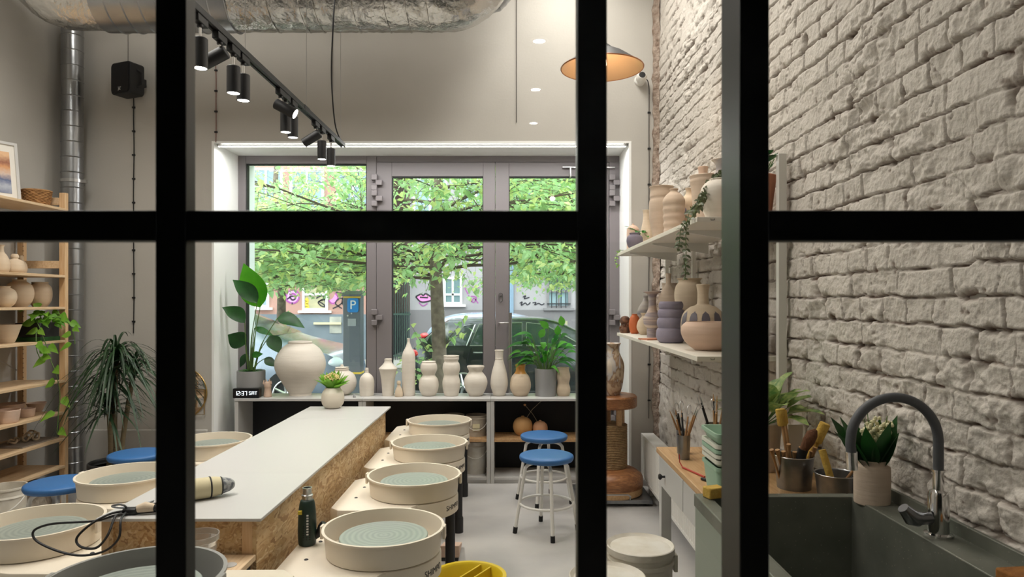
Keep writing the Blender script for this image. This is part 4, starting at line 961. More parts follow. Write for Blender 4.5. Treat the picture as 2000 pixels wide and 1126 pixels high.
t = thing('bottle_vase', 'buff bottle vase with painted violet tulip on the upper shelf', 'vase', (1.04, 4.0, z), group='pots on the upper wall shelf')
h = Zh(368, 4.0)-z; r = .06
MB().lathe(potprof([(.8, 0), (.95, .04), (1, .2), (1, .6), (.85, .76), (.4, .88), (.34, .95), (.42, 1)], h, r, .08, .1), 36).build('vase_body', M['clay_warm'], t)
k = MB(); 
for s_, r0, zz, ww, hh in ((0, 0, .48, .3, .14), (0, 0, .12, .05, .32)):
    vs = []; fs = []
    for j in range(7):
        tt = j/6; wd = ww*math.sin(PI*min(.98, max(.05, tt)))+.02
        for q in (-1, 0, 1): a = math.radians(222)+q*wd; vs.append(((r+.0015)*math.cos(a), (r+.0015)*math.sin(a), h*(zz+hh*tt)))
    for j in range(6):
        for q in range(2): fs.append((j*3+q, j*3+q+1, j*3+q+4, j*3+q+3))
    k.add(vs, fs)
k.build('painted_flower', mat('violet underglaze', c(150, 146, 176), .7), t)
sv('wide tan cylinder jar with broad rim, behind the trailing plant', 1371, 1.05, 344, .084, [(.72, 0), (.76, .05), (.8, .4), (.9, .75), (1, .9), (.98, .95), (1.04, 1)], 'clay_tan', z, Yo=3.70)
sv('round shouldered white jar at the near end of the upper shelf', 1410, .965, 350, .082, [(.5, 0), (.6, .04), (.85, .28), (1, .55), (.96, .78), (.7, .93), (.5, .97), (.52, 1)], 'clay_white', z, Yo=3.19)
vase('vase', 'tallest marbled grey and amber vase at the back of the upper shelf', 'vase', (1.08, 3.50, z), [(.7, 0), (.85, .1), (1, .4), (.95, .6), (.6, .8), (.46, .88), (.6, .96), (.8, 1)], Zh(312, 3.50)-z, .07, rampmat('swirled clay', [(.4, c(206, 192, 176)), (.5, c(168, 162, 164)), (.6, c(176, 128, 84)), (.75, c(212, 198, 180))], 3, .6, distort=2), 'pots on the upper wall shelf', depth=.2)
vase('vase', 'small pinkish vase tucked against the bricks behind the wide tan cylinder', 'vase', (1.10, 3.93, z), [(.7, 0), (1, .4), (.8, .7), (.5, .88), (.6, 1)], Zh(326, 3.93)-z, .05, M['clay_pink'], 'pots on the upper wall shelf', depth=.2)

# ================================================================== plant helpers
rnd_ = random.Random(11)
def rv(a=1): return Vector((rnd_.uniform(-a, a), rnd_.uniform(-a, a), rnd_.uniform(-a, a)))
# sprigs in the far pot of the upper shelf
t = thing('ivy_sprig', 'small ivy sprig with a cream bloom in the ribbed bottle on the upper shelf', 'plant', (.97, 4.97, ZU+.10))
st = MB(); lf = MB()
for ang, L in ((2.6, .14), (3.4, .16), (2.0, .1), (4.4, .08)):
    d = Vector((math.cos(ang), math.sin(ang)*.6, .9)).normalized(); p = [Vector((0, 0, 0))+d*L*i/4+Vector((0, 0, -.25*L*(i/4)**2)) for i in range(5)]; st.tube(p, .002, 5)
    for q in p[2:]: lf.leaf(q, Vector((d.x, d.y, .1))+rv(.7), .045, .034, droop=.2, prof='heart')
for i in range(5): lf.leaf(Vector((0, -.01, .02)), rv(1)+Vector((-.2, -.3, .3)), .05, .04, droop=.2, prof='heart')
st.build('stem', M['stem'], t); lf.build('foliage', M['leaf_mid'], t)
k = MB()
for i in range(6): k.leaf((-.0, -.02, .03), (math.cos(i)*.8, math.sin(i)*.8-.3, .3), .024, .02, droop=.1)
k.build('bloom', mat('cream petals', c(224, 196, 160), .6), t)
# trailing eucalyptus-like vine over the shelf edge
t = thing('trailing_plant', 'trailing small leaved vine hanging from the upper shelf over its edge', 'plant', (1.02, 3.4, ZU+.24))
vase('vase', 'small dark pot holding the trailing vine, behind the white jar', 'vase', (1.06, 3.345, ZU), [(.7, 0), (.9, .3), (1, .7), (.9, 1)], .20, .052, M['clay_grey'], 'pots on the upper wall shelf')
def vine(root, pts, ln, lw, step, lm, nm='vine', droop=.3, prof='round', r=.0018, pair=True, rng=rnd_):
    sp = spath([tuple(p) for p in pts], 8); s_ = MB().tube(sp, r, 5).build(nm, M['stem'], root); k = MB(); acc = 0; i0 = 0
    for i in range(1, len(sp)):
        a, b_ = Vector(sp[i-1]), Vector(sp[i]); acc += (b_-a).length
        if acc > step:
            acc = 0; tg = (b_-a).normalized(); sd = tg.cross(Vector((rng.uniform(-1, 1), rng.uniform(-1, 1), rng.uniform(-.3, .3)))).normalized()
            for s2 in ((1, -1) if pair else (rng.choice((1, -1)),)):
                k.leaf(b_, sd*s2+tg*.3+Vector((0, -.2, 0)), ln*rng.uniform(.7, 1.15), lw*rng.uniform(.8, 1.1), up=(rng.uniform(-.5, .5), -.8, .6), droop=droop, prof=prof, n=4)
    k.build('foliage', lm, s_)
base = Vector((1.02, 3.4, ZU+.24))
def rel_(l): return [Vector((p[0], p[1]-.36*min(1, max(0, (1.03-p[0])/.24)), p[2]))-base for p in l]
vine(t, rel_([(1.03, 3.38, ZU+.21), (.99, 3.38, ZU+.23), (.93, 3.38, ZU+.19), (.86, 3.40, ZU+.10), (.79, 3.40, ZU+.03), (.775, 3.40, ZU-.06), (.775, 3.40, ZU-.16), (.77, 3.40, ZU-.27)]), .022, .016, .014, M['leaf_euca'])
vine(t, rel_([(1.03, 3.36, ZU+.21), (.97, 3.34, ZU+.22), (.91, 3.34, ZU+.15), (.84, 3.36, ZU+.07), (.785, 3.35, ZU+.0), (.745, 3.36, ZU-.04), (.74, 3.37, ZU-.09), (.735, 3.37, ZU-.14)]), .022, .016, .014, M['leaf_euca'])
vine(t, rel_([(1.03, 3.37, ZU+.21), (.99, 3.35, ZU+.24), (.93, 3.36, ZU+.20), (.88, 3.36, ZU+.13), (.83, 3.38, ZU+.06), (.82, 3.38, ZU+.03)]), .024, .018, .013, M['leaf_euca'])
vine(t, rel_([(1.05, 3.37, ZU+.22), (1.0, 3.42, ZU+.22), (.95, 3.44, ZU+.17), (.89, 3.42, ZU+.10), (.84, 3.42, ZU+.05)]), .026, .019, .012, M['leaf_euca'])
vine(t, rel_([(1.03, 3.36, ZU+.21), (1.0, 3.30, ZU+.25), (.96, 3.3, ZU+.22), (.91, 3.33, ZU+.16)]), .024, .018, .013, M['leaf_euca'])
# small trailing sprig below the far end
t = thing('trailing_plant', 'tiny pale sprig dangling below the far tip of the upper shelf', 'plant', (.80, 5.14, ZU-.0))
vine(t, [(.04, 0, .02), (.0, 0, .012), (-.012, 0, -.03), (-.02, 0, -.07), (-.0, 0, -.10)], .018, .012, .02, M['leaf_bright'])
# terracotta pot with dark leaved plant near the end
def potted(nm, lb, cat, loc, pr, h, r, pm, group=None, soil=.9):
    t = thing(nm, lb, cat, loc, group=group)
    MB().lathe(potprof(pr, h, r, .1, .3), 44).build('pot', pm, t); MB().lathe([(.001, h*soil), (r*.9*pr[-1][0], h*soil)], 28).build('soil', M['soil'], t)
    return t
t = potted('potted_plant', 'dark leaved plant in a tall terracotta pot at the near end of the upper shelf', 'potted plant', (1.09, 3.02, ZU), [(.62, 0), (.7, .05), (.95, .9), (1, .98), (1, 1)], .185, .078, M['terracotta'])
k = MB(); s2 = MB()
for i in range(11):
    a = i*2.4; d = Vector((math.cos(a)*.55, math.sin(a)*.5, 1)); L = .06+.02*(i % 3); q = Vector((math.cos(a)*.02, math.sin(a)*.02, .17)); e = q+d.normalized()*L
    s2.tube([q, e], .0025, 5); k.leaf(e, Vector((d.x*1.6, d.y*1.6, .75)), .085, .05, droop=.5, prof='ovate')
k.v = [(min(x, .06), y, z_) for x, y, z_ in k.v]
s2.build('stem', M['stem'], t); k.build('foliage', M['leaf_dark'], t)

# ================================================================== oak topped table with drawers
OX0, OX1, OY0, OY1, OH = .655, 1.165, 2.19, 3.10, .84
t = thing('drawer_table', 'white drawer table with oiled oak top, against the brick wall beside the sink', 'table', (OX0, OY0, 0))
B(0, OX1-OX0, 0, OY1-OY0, OH-.025, OH).build('oak_top', M['oak'], t, bevel=.003)
B(.02, OX1-OX0, .0, OY1-OY0-.02, OH-.16, OH-.025).build('apron', M['white'], t, bevel=.002)
for j in range(2):
    y = .02+j*.43; dr = B(.004, .02, y, y+.42, OH-.155, OH-.03).build('drawer', M['white'], t, bevel=.003)
    kb = MB(); kb.lathe([(.005, 0), (.005, .012), (.012, .018), (.013, .024), (.009, .028), (.001, .029)], 18, M=Matrix.Translation((.004, y+(.13 if j == 0 else .30), OH-.095)) @ Matrix.Rotation(-PI/2, 4, 'Y')); kb.build('knob', M['black'], dr)
for x, y in ((.01, .0), (.01, OY1-OY0-.06), (OX1-OX0-.05, .0), (OX1-OX0-.05, OY1-OY0-.06)): B(x, x+.045, y, y+.045, 0, OH-.16).build('leg', M['white'], t, bevel=.002)

TM = rampmat('tool wood', [(.4, c(176, 136, 92)), (.6, c(140, 100, 62))], 8, .6)
def toolpot(lb, x, y, r, h, n=7, seed=1, tools='wood', flare=1.15, zb=OH):
    t = thing('metal_pot', lb, 'pot', (x, y, zb), group='metal pots of tools')
    MB().lathe([(.001, 0), (r/flare, 0), (r, h), (r*1.04, h+.002), (r*.97, h-.002), (r/flare*.95, .004), (.001, .004)], 32).build('pot_body', M['galv'], t, smooth=40)
    rg = random.Random(seed)
    for i in range(n):
        a = rg.uniform(0, 2*PI); l_ = rg.uniform(.05, .09); lean = rg.uniform(.25, .5)
        b0 = Vector((math.cos(a+PI)*r*.4, math.sin(a+PI)*r*.4, .01)); e = Vector((math.cos(a)*r*.8, math.sin(a)*r*.8, h)); d = (e-b0).normalized(); tip = e+d*l_
        o = MB(); o.tube([b0, e, tip], [.003, .0045, .0035], 8)
        where = {3: 'front tool pot', 5: 'second tool pot', 8: 'pot behind the mint trays'}[seed]
        which = ('leftmost', 'rightmost', 'front', 'rear', 'middle', 'most upright', 'shortest', 'most tilted')[i]
        g = thing('clay_tool', '%s %s clay tool in the %s' % (which, 'slim wooden' if i % 3 else 'black handled', where), 'tool', (x, y, zb), group='clay tools in the ' + where)
        o.build('tool_handle', TM if i % 3 else M['black'], g)
        if i % 2: 
            lp = [tip+d*.03+Vector((math.cos(q)*.008, 0, 0))+d*.022*math.sin(q) for q in [j*PI/6-PI/2 for j in range(12)]]
            MB().tube(lp, .0012, 5, closed=True).build('wire_loop', M['steel'], g)
        else: MB().tube([tip, tip+d*.03], [.004, .001], 6).build('tool_tip', M['steel'] if i % 4 else TM, g)
    return t
toolpot('small metal pot of clay tools, front one on the oak table', .72, 2.86, .027, .10, 6, 3)
toolpot('small metal pot of clay tools, just behind the front one', .745, 2.97, .03, .10, 5, 5)
toolpot('metal pot of loop tools behind the mint trays', .83, 2.78, .040, .16, 8, 8)
k = MB(); k.tube([(.675, 2.70, OH+.004), (.72, 2.55, OH+.004)], .004, 8); k.tube([(.675, 2.70, OH+.004), (.668, 2.72, OH+.02), (.668, 2.725, OH+.05)], .0025, 6)
k.build('clay_tool', mat('red tool handle', c(176, 60, 44), .5), label='bent clay tool with red handle lying on the oak table', cat='tool')
k = MB(); k.tube([(.70, 2.52, OH+.006), (.75, 2.44, OH+.006)], .006, 8); k.build('clay_tool', M['black'], label='short black tool lying beside the mint trays', cat='tool')
# stacked mint trays
M['mint'] = mat('mint plastic', c(158, 190, 166), .4); M['mint_white'] = mat('milky plastic', c(222, 222, 208), .4)
def tray(lb, zb, h, m_, w0=.066, w1=.076):
    k = MB(); n = 20
    def ring(w_, z_): return [(x, y, z_) for x, y in rrect(w_, w_*1.15, .018, 4)]
    rings = [ring(w0, 0), ring(w1, h-.012), ring(w1+.004, h-.012), ring(w1+.004, h), ring(w1-.002, h), ring(w0-.003, .004)]
    nn = len(rings[0]); vs = [p for r_ in rings for p in r_]; fs = [tuple(range(nn-1, -1, -1)), tuple(5*nn+i for i in range(nn))]
    for j in range(5):
        for i in range(nn): i2 = (i+1) % nn; fs.append((j*nn+i, j*nn+i2, (j+1)*nn+i2, (j+1)*nn+i))
    return k.add(vs, fs).build('plastic_tray', m_, label=lb, cat='tray', group='stacked mint and milky trays', loc=(.745, 2.31, zb), smooth=35)
b_ = thing('plastic_tray', 'deep mint tray with white price label, lowest of the stack by the sink', 'tray', (.745, 2.31, OH), group='stacked mint and milky trays')
q = tray('x', 0, .115, M['mint']); q.parent = b_; q.location = (0, 0, 0); q.name = 'tray_body'
for key in ('label', 'category', 'group'):
    if key in q: del q[key]
B(-.045, .03, -.0825, -.0805, .035, .09).build('price_label', mat('label paper', c(224, 222, 214), .7), b_, rot=(math.radians(-4.5), 0, 0))
k = MB()
for i in range(6): k.box(-.04, .015 if i % 2 else .025, -.0832, -.0826, .042+i*.007, .045+i*.007)
k.build('label_print', M['paint_black'], b_, rot=(math.radians(-4.5), 0, 0))
tray('milky tray nested in the lowest mint tray, second from the bottom', OH+.118, .022, M['mint_white'], .07, .0765)
tray('milky tray with pale rim, third from the bottom of the stack', OH+.142, .016, M['mint_white'], .071, .077)
tray('mint tray nested below the topmost one', OH+.160, .014, M['mint'], .071, .077)
tray('shallow milky tray near the top of the stack', OH+.176, .014, M['mint_white'], .071, .077)
tray('topmost open mint tray of the stack', OH+.192, .035, M['mint'], .066, .078)

# ================================================================== steel sink
SH = 1.5-.61; SXF, SXB, SYN, SYF = .578, 1.165, .76, 2.17
M['inox'] = mat('worn stainless steel', c(128, 130, 120), .45, .45, bump=(14, .12), var=(7, c(106, 110, 100)))
nt = M['inox'].node_tree; _pb = nt.nodes['Principled BSDF']; _rp = [n for n in nt.nodes if n.type == 'VALTORGB'][0]; _tc = [n for n in nt.nodes if n.type == 'TEX_COORD'][0]
_n = nt.nodes.new('ShaderNodeTexVoronoi'); _n.inputs['Scale'].default_value = 70; nt.links.new(_tc.outputs['Object'], _n.inputs['Vector'])
_m = nt.nodes.new('ShaderNodeMath'); _m.operation = 'LESS_THAN'; _m.inputs[1].default_value = .085; nt.links.new(_n.outputs['Distance'], _m.inputs[0])
_x = nt.nodes.new('ShaderNodeMix'); _x.data_type = 'RGBA'; _x.inputs[7].default_value = c(186, 180, 164)          # dried clay splashes
nt.links.new(_m.outputs[0], _x.inputs[0]); nt.links.new(_rp.outputs[0], _x.inputs[6]); nt.links.new(_x.outputs[2], _pb.inputs['Base Color'])
t = thing('steel_sink', 'deep worn stainless steel sink counter along the brick wall, lower right', 'sink', (0, 0, 0))
bx0, bx1, by0, by1, bz = .618, 1.064, .80, 2.135, SH-.34
B(SXF, bx0, SYN, SYF, SH-.04, SH).build('front_rim', M['inox'], t, bevel=.003)
B(bx1, SXB, SYN, SYF, SH-.04, SH).build('rear_deck', M['inox'], t, bevel=.003)
B(bx0, bx1, by1, SYF, SH-.04, SH).build('end_rim', M['inox'], t, bevel=.003)
B(bx0, bx1, SYN, by0, SH-.04, SH).build('end_rim', M['inox'], t, bevel=.003)
k = MB(); k.box(bx0-.004, bx0+.003, by0, by1, bz, SH-.001); k.box(bx1-.003, bx1+.004, by0, by1, bz, SH-.001); k.box(bx0, bx1, by1-.003, by1+.004, bz, SH-.001); k.box(bx0, bx1, by0-.004, by0+.003, bz, SH-.001); k.box(bx0-.006, bx1+.006, by0-.006, by1+.006, bz-.006, bz)
k.build('basin', M['inox'], t, smooth=0)
MB().lathe([(.001, .002), (.04, .002), (.045, 0)], 24, .84, 1.5, bz).build('drain', M['chrome'], t)
MB().extr([(SYN, SH-.005), (SYF+.02, SH-.005), (SYF+.02, SH+.035), (SYN, SH+.035)], 'x', 1.160, 1.172).build('splashback', M['inox'], t, bevel=.002)
B(SXF+.002, SXF+.02, SYN, SYF-.01, .12, SH-.04).build('front_panel', mat('sage grey panel', c(150, 160, 148), .45, .3, bump=(10, .05)), t)
for y in (SYN+.03, SYF-.06): B(SXF+.03, SXF+.07, y, y+.04, 0, .12).build('leg', M['inox'], t); 
B(SXF+.02, SXB, SYF-.03, SYF-.012, .12, SH-.04).build('side_panel', bpy.data.materials['sage grey panel'], t)
t = thing('kitchen_tap', 'chrome mixer tap with arched grey flexible hose over the sink', 'tap', (1.112, 1.78, SH))
MB().lathe([(.001, 0), (.034, 0), (.034, .006), (.025, .009), (.025, .105), (.022, .115), (.013, .12), (.013, .165), (.016, .166), (.016, .172), (.001, .172)], 32).build('tap_body', M['chrome'], t, smooth=30)
pts = []
cxh = -.1145; Rh = .1145
pts = [(0, 0, .165), (0, 0, .235)]+[(cxh+Rh*math.cos(a), -.0*math.sin(a), .245+Rh*math.sin(a)) for a in [PI*i/14 for i in range(15)]]+[(2*cxh, 0, .235), (2*cxh+.002, 0, .215)]
MB().tube(spath(pts, 4), .0125, 16).build('flexible_hose', mat('grey silicone hose', c(84, 86, 90), .55), t)
MB().cyl((2*cxh+.002, 0, .218), (2*cxh+.004, 0, .172), .0145, 20).build('spray_head', M['chrome'], t)
k = MB(); k.tube([(-.02, 0, .045), (-.06, -.005, .045)], .016, 16); k.tube([(-.055, -.006, .045), (-.075, -.008, .05), (-.098, -.01, .075)], [.02, .022, .014], 14); k.build('lever', mat('dark chrome lever', c(120, 122, 126), .25, 1), t)
# jar with lily of the valley on the deck
t = thing('flower_jar', 'stoneware jar of lily of the valley at the back corner of the sink', 'vase', (1.10, 2.085, SH))
MB().lathe(potprof([(.96, 0), (1, .03), (1, .78), (.94, .86), (.82, .9), (.82, .95), (.86, 1)], .126, .051, .1, .4), 44).build('jar', M['clay_tan'], t)
k = MB(); s2 = MB(); fl = MB()
rg = random.Random(5)
for i in range(15):
    a = i*2.4; sp_ = .3+.55*rg.random(); d = Vector((math.cos(a)*sp_-.05, math.sin(a)*sp_*.5-.1, 1)); q = Vector((math.cos(a)*.02, math.sin(a)*.02, .10))
    if d.x > .45: d.x = .3
    k.leaf(q, d, rg.uniform(.13, .19), .058, up=(-math.cos(a), -math.sin(a)-.6, .2), droop=.05, fold=.15, prof='ovate')
for i in range(14):
    a = i*1.9; d = Vector((math.cos(a)*.22, math.sin(a)*.15-.12, 1)).normalized(); L = rg.uniform(.13, .17); q = Vector((0, 0, .1)); s2.tube([q, q+d*L], .0012, 5)
    for j in range(9):
        p = q+d*(L*(.55+.05*j))+Vector((rg.uniform(-.016, .016), rg.uniform(-.02, .0), rg.uniform(-.01, .01))); fl.lathe([(.0005, .005), (.0045, .003), (.006, -.002), (.0045, -.006)], 7, p.x, p.y, p.z)
k.v = [(min(x, .062), y, z_) for x, y, z_ in k.v]
k.build('leaves', M['leaf_dark'], t); s2.build('stems', M['stem'], t); fl.build('flowers', mat('cream bell flowers', c(222, 216, 176), .6), t)
# sponge items
M['sponge'] = mat('yellow sponge', c(206, 172, 84), .95, bump=(120, .9, .004), var=(30, c(190, 152, 66)))
M['sponge_b'] = mat('brown sponge', c(152, 100, 44), .95, bump=(120, .9, .004), var=(40, c(130, 82, 34)))
B(-.028, .028, -.02, .02, 0, .034).build('sponge', M['sponge'], label='yellow sponge with dark wet edge on the sink corner below the trays', cat='sponge', loc=(.628, 2.125, SH), rot=(0, 0, .35), bevel=.004)
B(-.055, .055, -.04, .04, 0, .03).build('sponge', M['sponge_b'], label='brown sponge on the near edge of the sink, bottom right', cat='sponge', loc=(1.115, 1.46, SH), rot=(0, 0, .12), bevel=.005)
# big pots behind the sink
def brushpot(lb, x, y, r, h):
    t = thing('metal_pot', lb, 'pot', (x, y, OH), group='metal pots of brushes behind the sink')
    MB().lathe([(.001, 0), (r*.86, 0), (r, h), (r*1.03, h+.002), (r*.98, h-.001), (r*.83, .004), (.001, .004)], 40).build('pot_body', M['galv'], t, smooth=40)
    MB().tube([(r*1.02*math.cos(a), r*1.02*math.sin(a), h) for a in [i*2*PI/32 for i in range(32)]], .002, 6, closed=True).build('pot_rim', M['steel'], t)
    return t
brushpot('larger galvanised pot of brushes and rollers behind the sink', 1.0, 2.42, .066, .115)
brushpot('smaller galvanised pot with a sponge stick beside the stoneware jar', 1.085, 2.285, .066, .085)
def stick(nm, lb, cat, a, b_, rr_, m_, head=None):
    a = Vector(a); b_ = Vector(b_); t = thing(nm, lb, cat, a); k = MB(); k.tube([Vector((0, 0, 0)), (b_-a)], rr_, 10); k.build('handle', m_, t)
    if head:
        d = (b_-a).normalized(); e = b_-a; L, r_, mm = head; k = MB(); k.tube([e-d*.004, e, e+d*L, e+d*(L+.003)], [r_*.8, r_, r_, r_*.8], 18); k.build('sponge_head', mm, t)
    return t
stick('sponge_roller', 'yellow sponge roller standing upright on twin sticks in the larger pot', 'roller', (.995, 2.43, OH+.01), (.975, 2.46, OH+.215), .006, TM, (.055, .017, M['sponge']))
stick('sponge_roller', 'second yellow roller just behind the upright one', 'roller', (1.01, 2.45, OH+.01), (1.0, 2.50, OH+.215), .006, TM, (.045, .012, M['sponge']))
stick('sponge_roller', 'yellow sponge roller leaning right above the brush pots', 'roller', (1.01, 2.43, OH+.01), (1.075, 2.41, OH+.165), .012, M['sponge'], (.07, .018, M['sponge']))
stick('sponge_stick', 'curved yellow sponge stick rising from the smaller metal pot', 'sponge', (1.075, 2.27, OH+.02), (1.045, 2.30, OH+.16), .012, M['sponge'])
t = thing('paint_brush', 'wide brown bristled brush with black handle leaning right in the larger pot', 'brush', (.985, 2.39, OH+.01))
k = MB(); k.tube([(0, 0, 0), (.015, -.01, .085), (.028, -.015, .135)], [.008, .012, .018], 12); k.build('brush_handle', M['black'], t)
k = MB(); k.tube([(.028, -.015, .13), (.045, -.02, .165), (.058, -.02, .19), (.07, -.022, .205)], [.013, .02, .019, .006], 14); k.build('bristles', mat('brown bristles', c(104, 66, 40), .9, bump=(200, .8), stretch=(1, 1, .2)), t)
rg = random.Random(9)
for i in range(9):
    x = .955+i*.011; d = Vector((-.35+.07*i, -.2, 1)).normalized(); L = rg.uniform(.13, .165)
    q = Vector((x if x < 1.04 else 1.03, 2.415, OH+.006)); k = MB(); k.tube([q, q+d*L*.7, q+d*L], [.0035, .004, .008], 8)
    k.build('wooden_spatula', TM, label='pale wooden modelling tool fanned in the larger pot, %s' % ('leftmost', 'second from left', 'third from left', 'fourth from left', 'middle one', 'fourth from right', 'third from right', 'second from right', 'rightmost')[i], cat='tool', group='modelling tools in the larger brush pot')
stick('wooden_spatula', 'short wooden stick leaning right out of the smaller metal pot', 'tool', (1.08, 2.29, OH+.01), (1.135, 2.25, OH+.115), .005, TM)
B(-.03, .03, -.004, .004, 0, .20).build('plaster_board', M['clay_grey'] if 0 else mat('pale board', c(196, 186, 172), .8), label='pale grey board standing between the leafy plant and the rollers', cat='board', loc=(1.055, 2.56, OH), rot=(math.radians(4), 0, .1), bevel=.002)
# variegated plant
t = potted('potted_plant', 'pale variegated leafy plant in a beige pot behind the sink', 'potted plant', (.985, 2.68, OH), [(.72, 0), (.78, .04), (.96, .9), (1, 1)], .185, .072, M['clay_tan'])
M['leaf_var'] = leafmat('variegated leaf', c(176, 190, 120), c(96, 138, 74), 45, .25)
k = MB(); s2 = MB(); rg = random.Random(6)
for i in range(24):
    a = i*2.4; tl = .25+.75*(i/24); d = Vector((math.cos(a)*tl+.15, math.sin(a)*tl, 1.15-tl*.75)).normalized(); q = Vector((0, 0, .17)); e = q+d*rg.uniform(.05, .13)
    s2.tube([q, e], .002, 5); k.leaf(e, d, rg.uniform(.14, .2), .085, droop=.35, fold=.25, prof='ovate', wav=.04)
k.v = [(min(x, .175), y, z_) for x, y, z_ in k.v]
s2.build('stem', M['stem'], t); k.build('foliage', M['leaf_var'], t)
# soap dish edge left of the pots
k = MB(); k.box(-.05, .045, -.03, .03, .0, .006); k.box(-.05, .045, -.032, -.028, 0, .02); k.box(.043, .047, -.03, .03, 0, .02); k.build('soap_dish', M['clay_warm'], label='shallow beige dish at the bar edge behind the sink rim', cat='dish', loc=(.85, 2.24, OH), rot=(0, 0, .2))
# ================================================================== pine shelving on the left wall
RX0, RX1, RYA, RYB = -3.60, -3.25, 3.35, 5.0
t = thing('shelving_unit', 'tall pine shelving unit against the left wall holding bisque pots', 'shelving', (RX0, RYA, 0))
w_ = RX1-RX0; L_ = RYB-RYA
for y in (0, L_-.035):
    for x in (0, w_-.045): 
        u = B(x, x+.045, y, y+.035, 0, 2.29).build('upright', M['pine_v'], t, bevel=.002)
    for z in (.15, 1.74, 2.2): B(.045, w_-.045, y+.008, y+.028, z, z+.055).build('rail', M['pine'], t, bevel=.002)
k = MB()
for i in range(60):
    k.cyl((.044, L_-.0365, .2+i*.034), (.044, L_-.034, .2+i*.034), .003, 8)
    k.v = k.v
k.build('peg_hole', M['paint_black'], t)['kind'] = 'stuff'
SZ = [2.175, 1.69, 1.46, 1.22, .93, .70, .51, .31]
for z in SZ: B(-.0, w_+.002, .036, L_-.037, z-.018, z).build('shelf_board', M['pine'], t, bevel=.002)
k = MB()
k.cyl((.01, L_-.05, 1.0), (.01, .3, 1.66), .004, 6); k.build('cross_brace', M['steel'], t)
GR = 'bisque pots on the pine shelving'
def rp_(nm, lb, px, X, top, z, r, pr, m_='clay_warm', cat='vase', depth=.2):
    Y = (X)*F/(px-1000); h = Zh(top, Y)-z; return vase(nm, lb, cat, (X, Y, z), pr, h, r, M[m_], GR, depth=depth)
RND = [(.5, 0), (.55, .02), (.85, .2), (1, .48), (.88, .78), (.5, .93), (.46, .95), (.5, 1)]
rp_('bottle_vase', 'slim necked white vase at the left picture edge on the second shelf', 2, -3.42, 478, SZ[1], .052, [(.7, 0), (.95, .12), (1, .35), (.7, .6), (.35, .75), (.3, .92), (.42, 1)])
rp_('vase', 'squat round vase with small bulb neck on the second shelf', 29, -3.40, 496, SZ[1], .058, [(.7, 0), (.95, .14), (1, .35), (.85, .62), (.5, .72), (.35, .76), (.42, .86), (.36, .96), (.3, 1)])
rp_('vase', 'small capped vase partly behind the squat one, second shelf', 41, -3.50, 499, SZ[1], .04, [(.7, 0), (1, .3), (.8, .6), (.4, .76), (.42, .9), (.3, 1)])
rp_('vase', 'white round pot cut by the left picture edge, third shelf', 8, -3.37, 559, SZ[2], .072, RND)
rp_('vase', 'largest round moon pot on the third shelf, between two others', 38, -3.44, 546, SZ[2], .086, RND)
rp_('vase', 'round pot with wide mouth at the right end of the third shelf', 78, -3.42, 551, SZ[2], .077, [(.55, 0), (.6, .02), (.88, .22), (1, .5), (.92, .78), (.66, .95), (.7, 1)])
BW = [(.5, 0), (.55, .03), (.7, .3), (.9, .8), (.96, .93), (1, 1)]
rp_('bowl', 'flared bowl with thick rim at the left edge of the fourth shelf', 10, -3.40, 634, SZ[3], .095, BW, cat='bowl', depth=.8)
rp_('bowl', 'wide shallow clay dish at the back left of the sixth shelf', 20, -3.47, 788, SZ[5], .09, BW, 'clay_pink', 'bowl', .8)
rp_('bowl', 'nearest low clay bowl on the sixth shelf, at the picture edge', 12, -3.34, 800, SZ[5], .08, [(.8, 0), (.86, .1), (.95, .6), (1, 1)], 'clay_pink', 'bowl', .8)
rp_('bowl', 'small straight sided clay dish in the middle of the sixth shelf', 51, -3.37, 797, SZ[5], .055, [(.85, 0), (.92, .2), (1, 1)], 'clay_pink', 'bowl', .8)
rp_('bowl', 'round shallow clay dish at the right of the sixth shelf', 71, -3.46, 786, SZ[5], .065, BW, 'clay_pink', 'bowl', .8)
# board with clay rings
B(-.11, .13, -.19, .17, 0, .008).build('ware_board', mat('grey ware board', c(150, 140, 130), .8), label='thin grey board on the seventh shelf with clay pieces on it', cat='board', loc=(-3.42, 4.78, SZ[6]))
rg = random.Random(2)
for i, (x, y, r, tl) in enumerate([(-.02, -.1, .028, .3), (.03, -.03, .03, 1.2), (.05, .03, .03, .9), (.0, .06, .034, 1.4), (-.05, -.02, .026, .2)]):
    Mx = Matrix.Rotation(tl, 4, 'X') @ Matrix.Rotation(i, 4, 'Z')
    pts = [Mx @ Vector((r*math.cos(a), r*math.sin(a)*.8, .006*math.sin(3*a))) for a in [j*2*PI/20 for j in range(20)]]; mz = min(p.z for p in pts)
    MB().tube(pts, .007, 8, closed=True).build('clay_ring', M['clay_warm'], label='small coiled clay ring on the grey board, %s' % ('leftmost and flat', 'leaning second one', 'upright middle one', 'tallest at the right', 'lying at the back')[i], cat='clay piece', group='clay rings on the ware board', loc=(-3.42+x, 4.80+y, SZ[6]+.0155-mz))
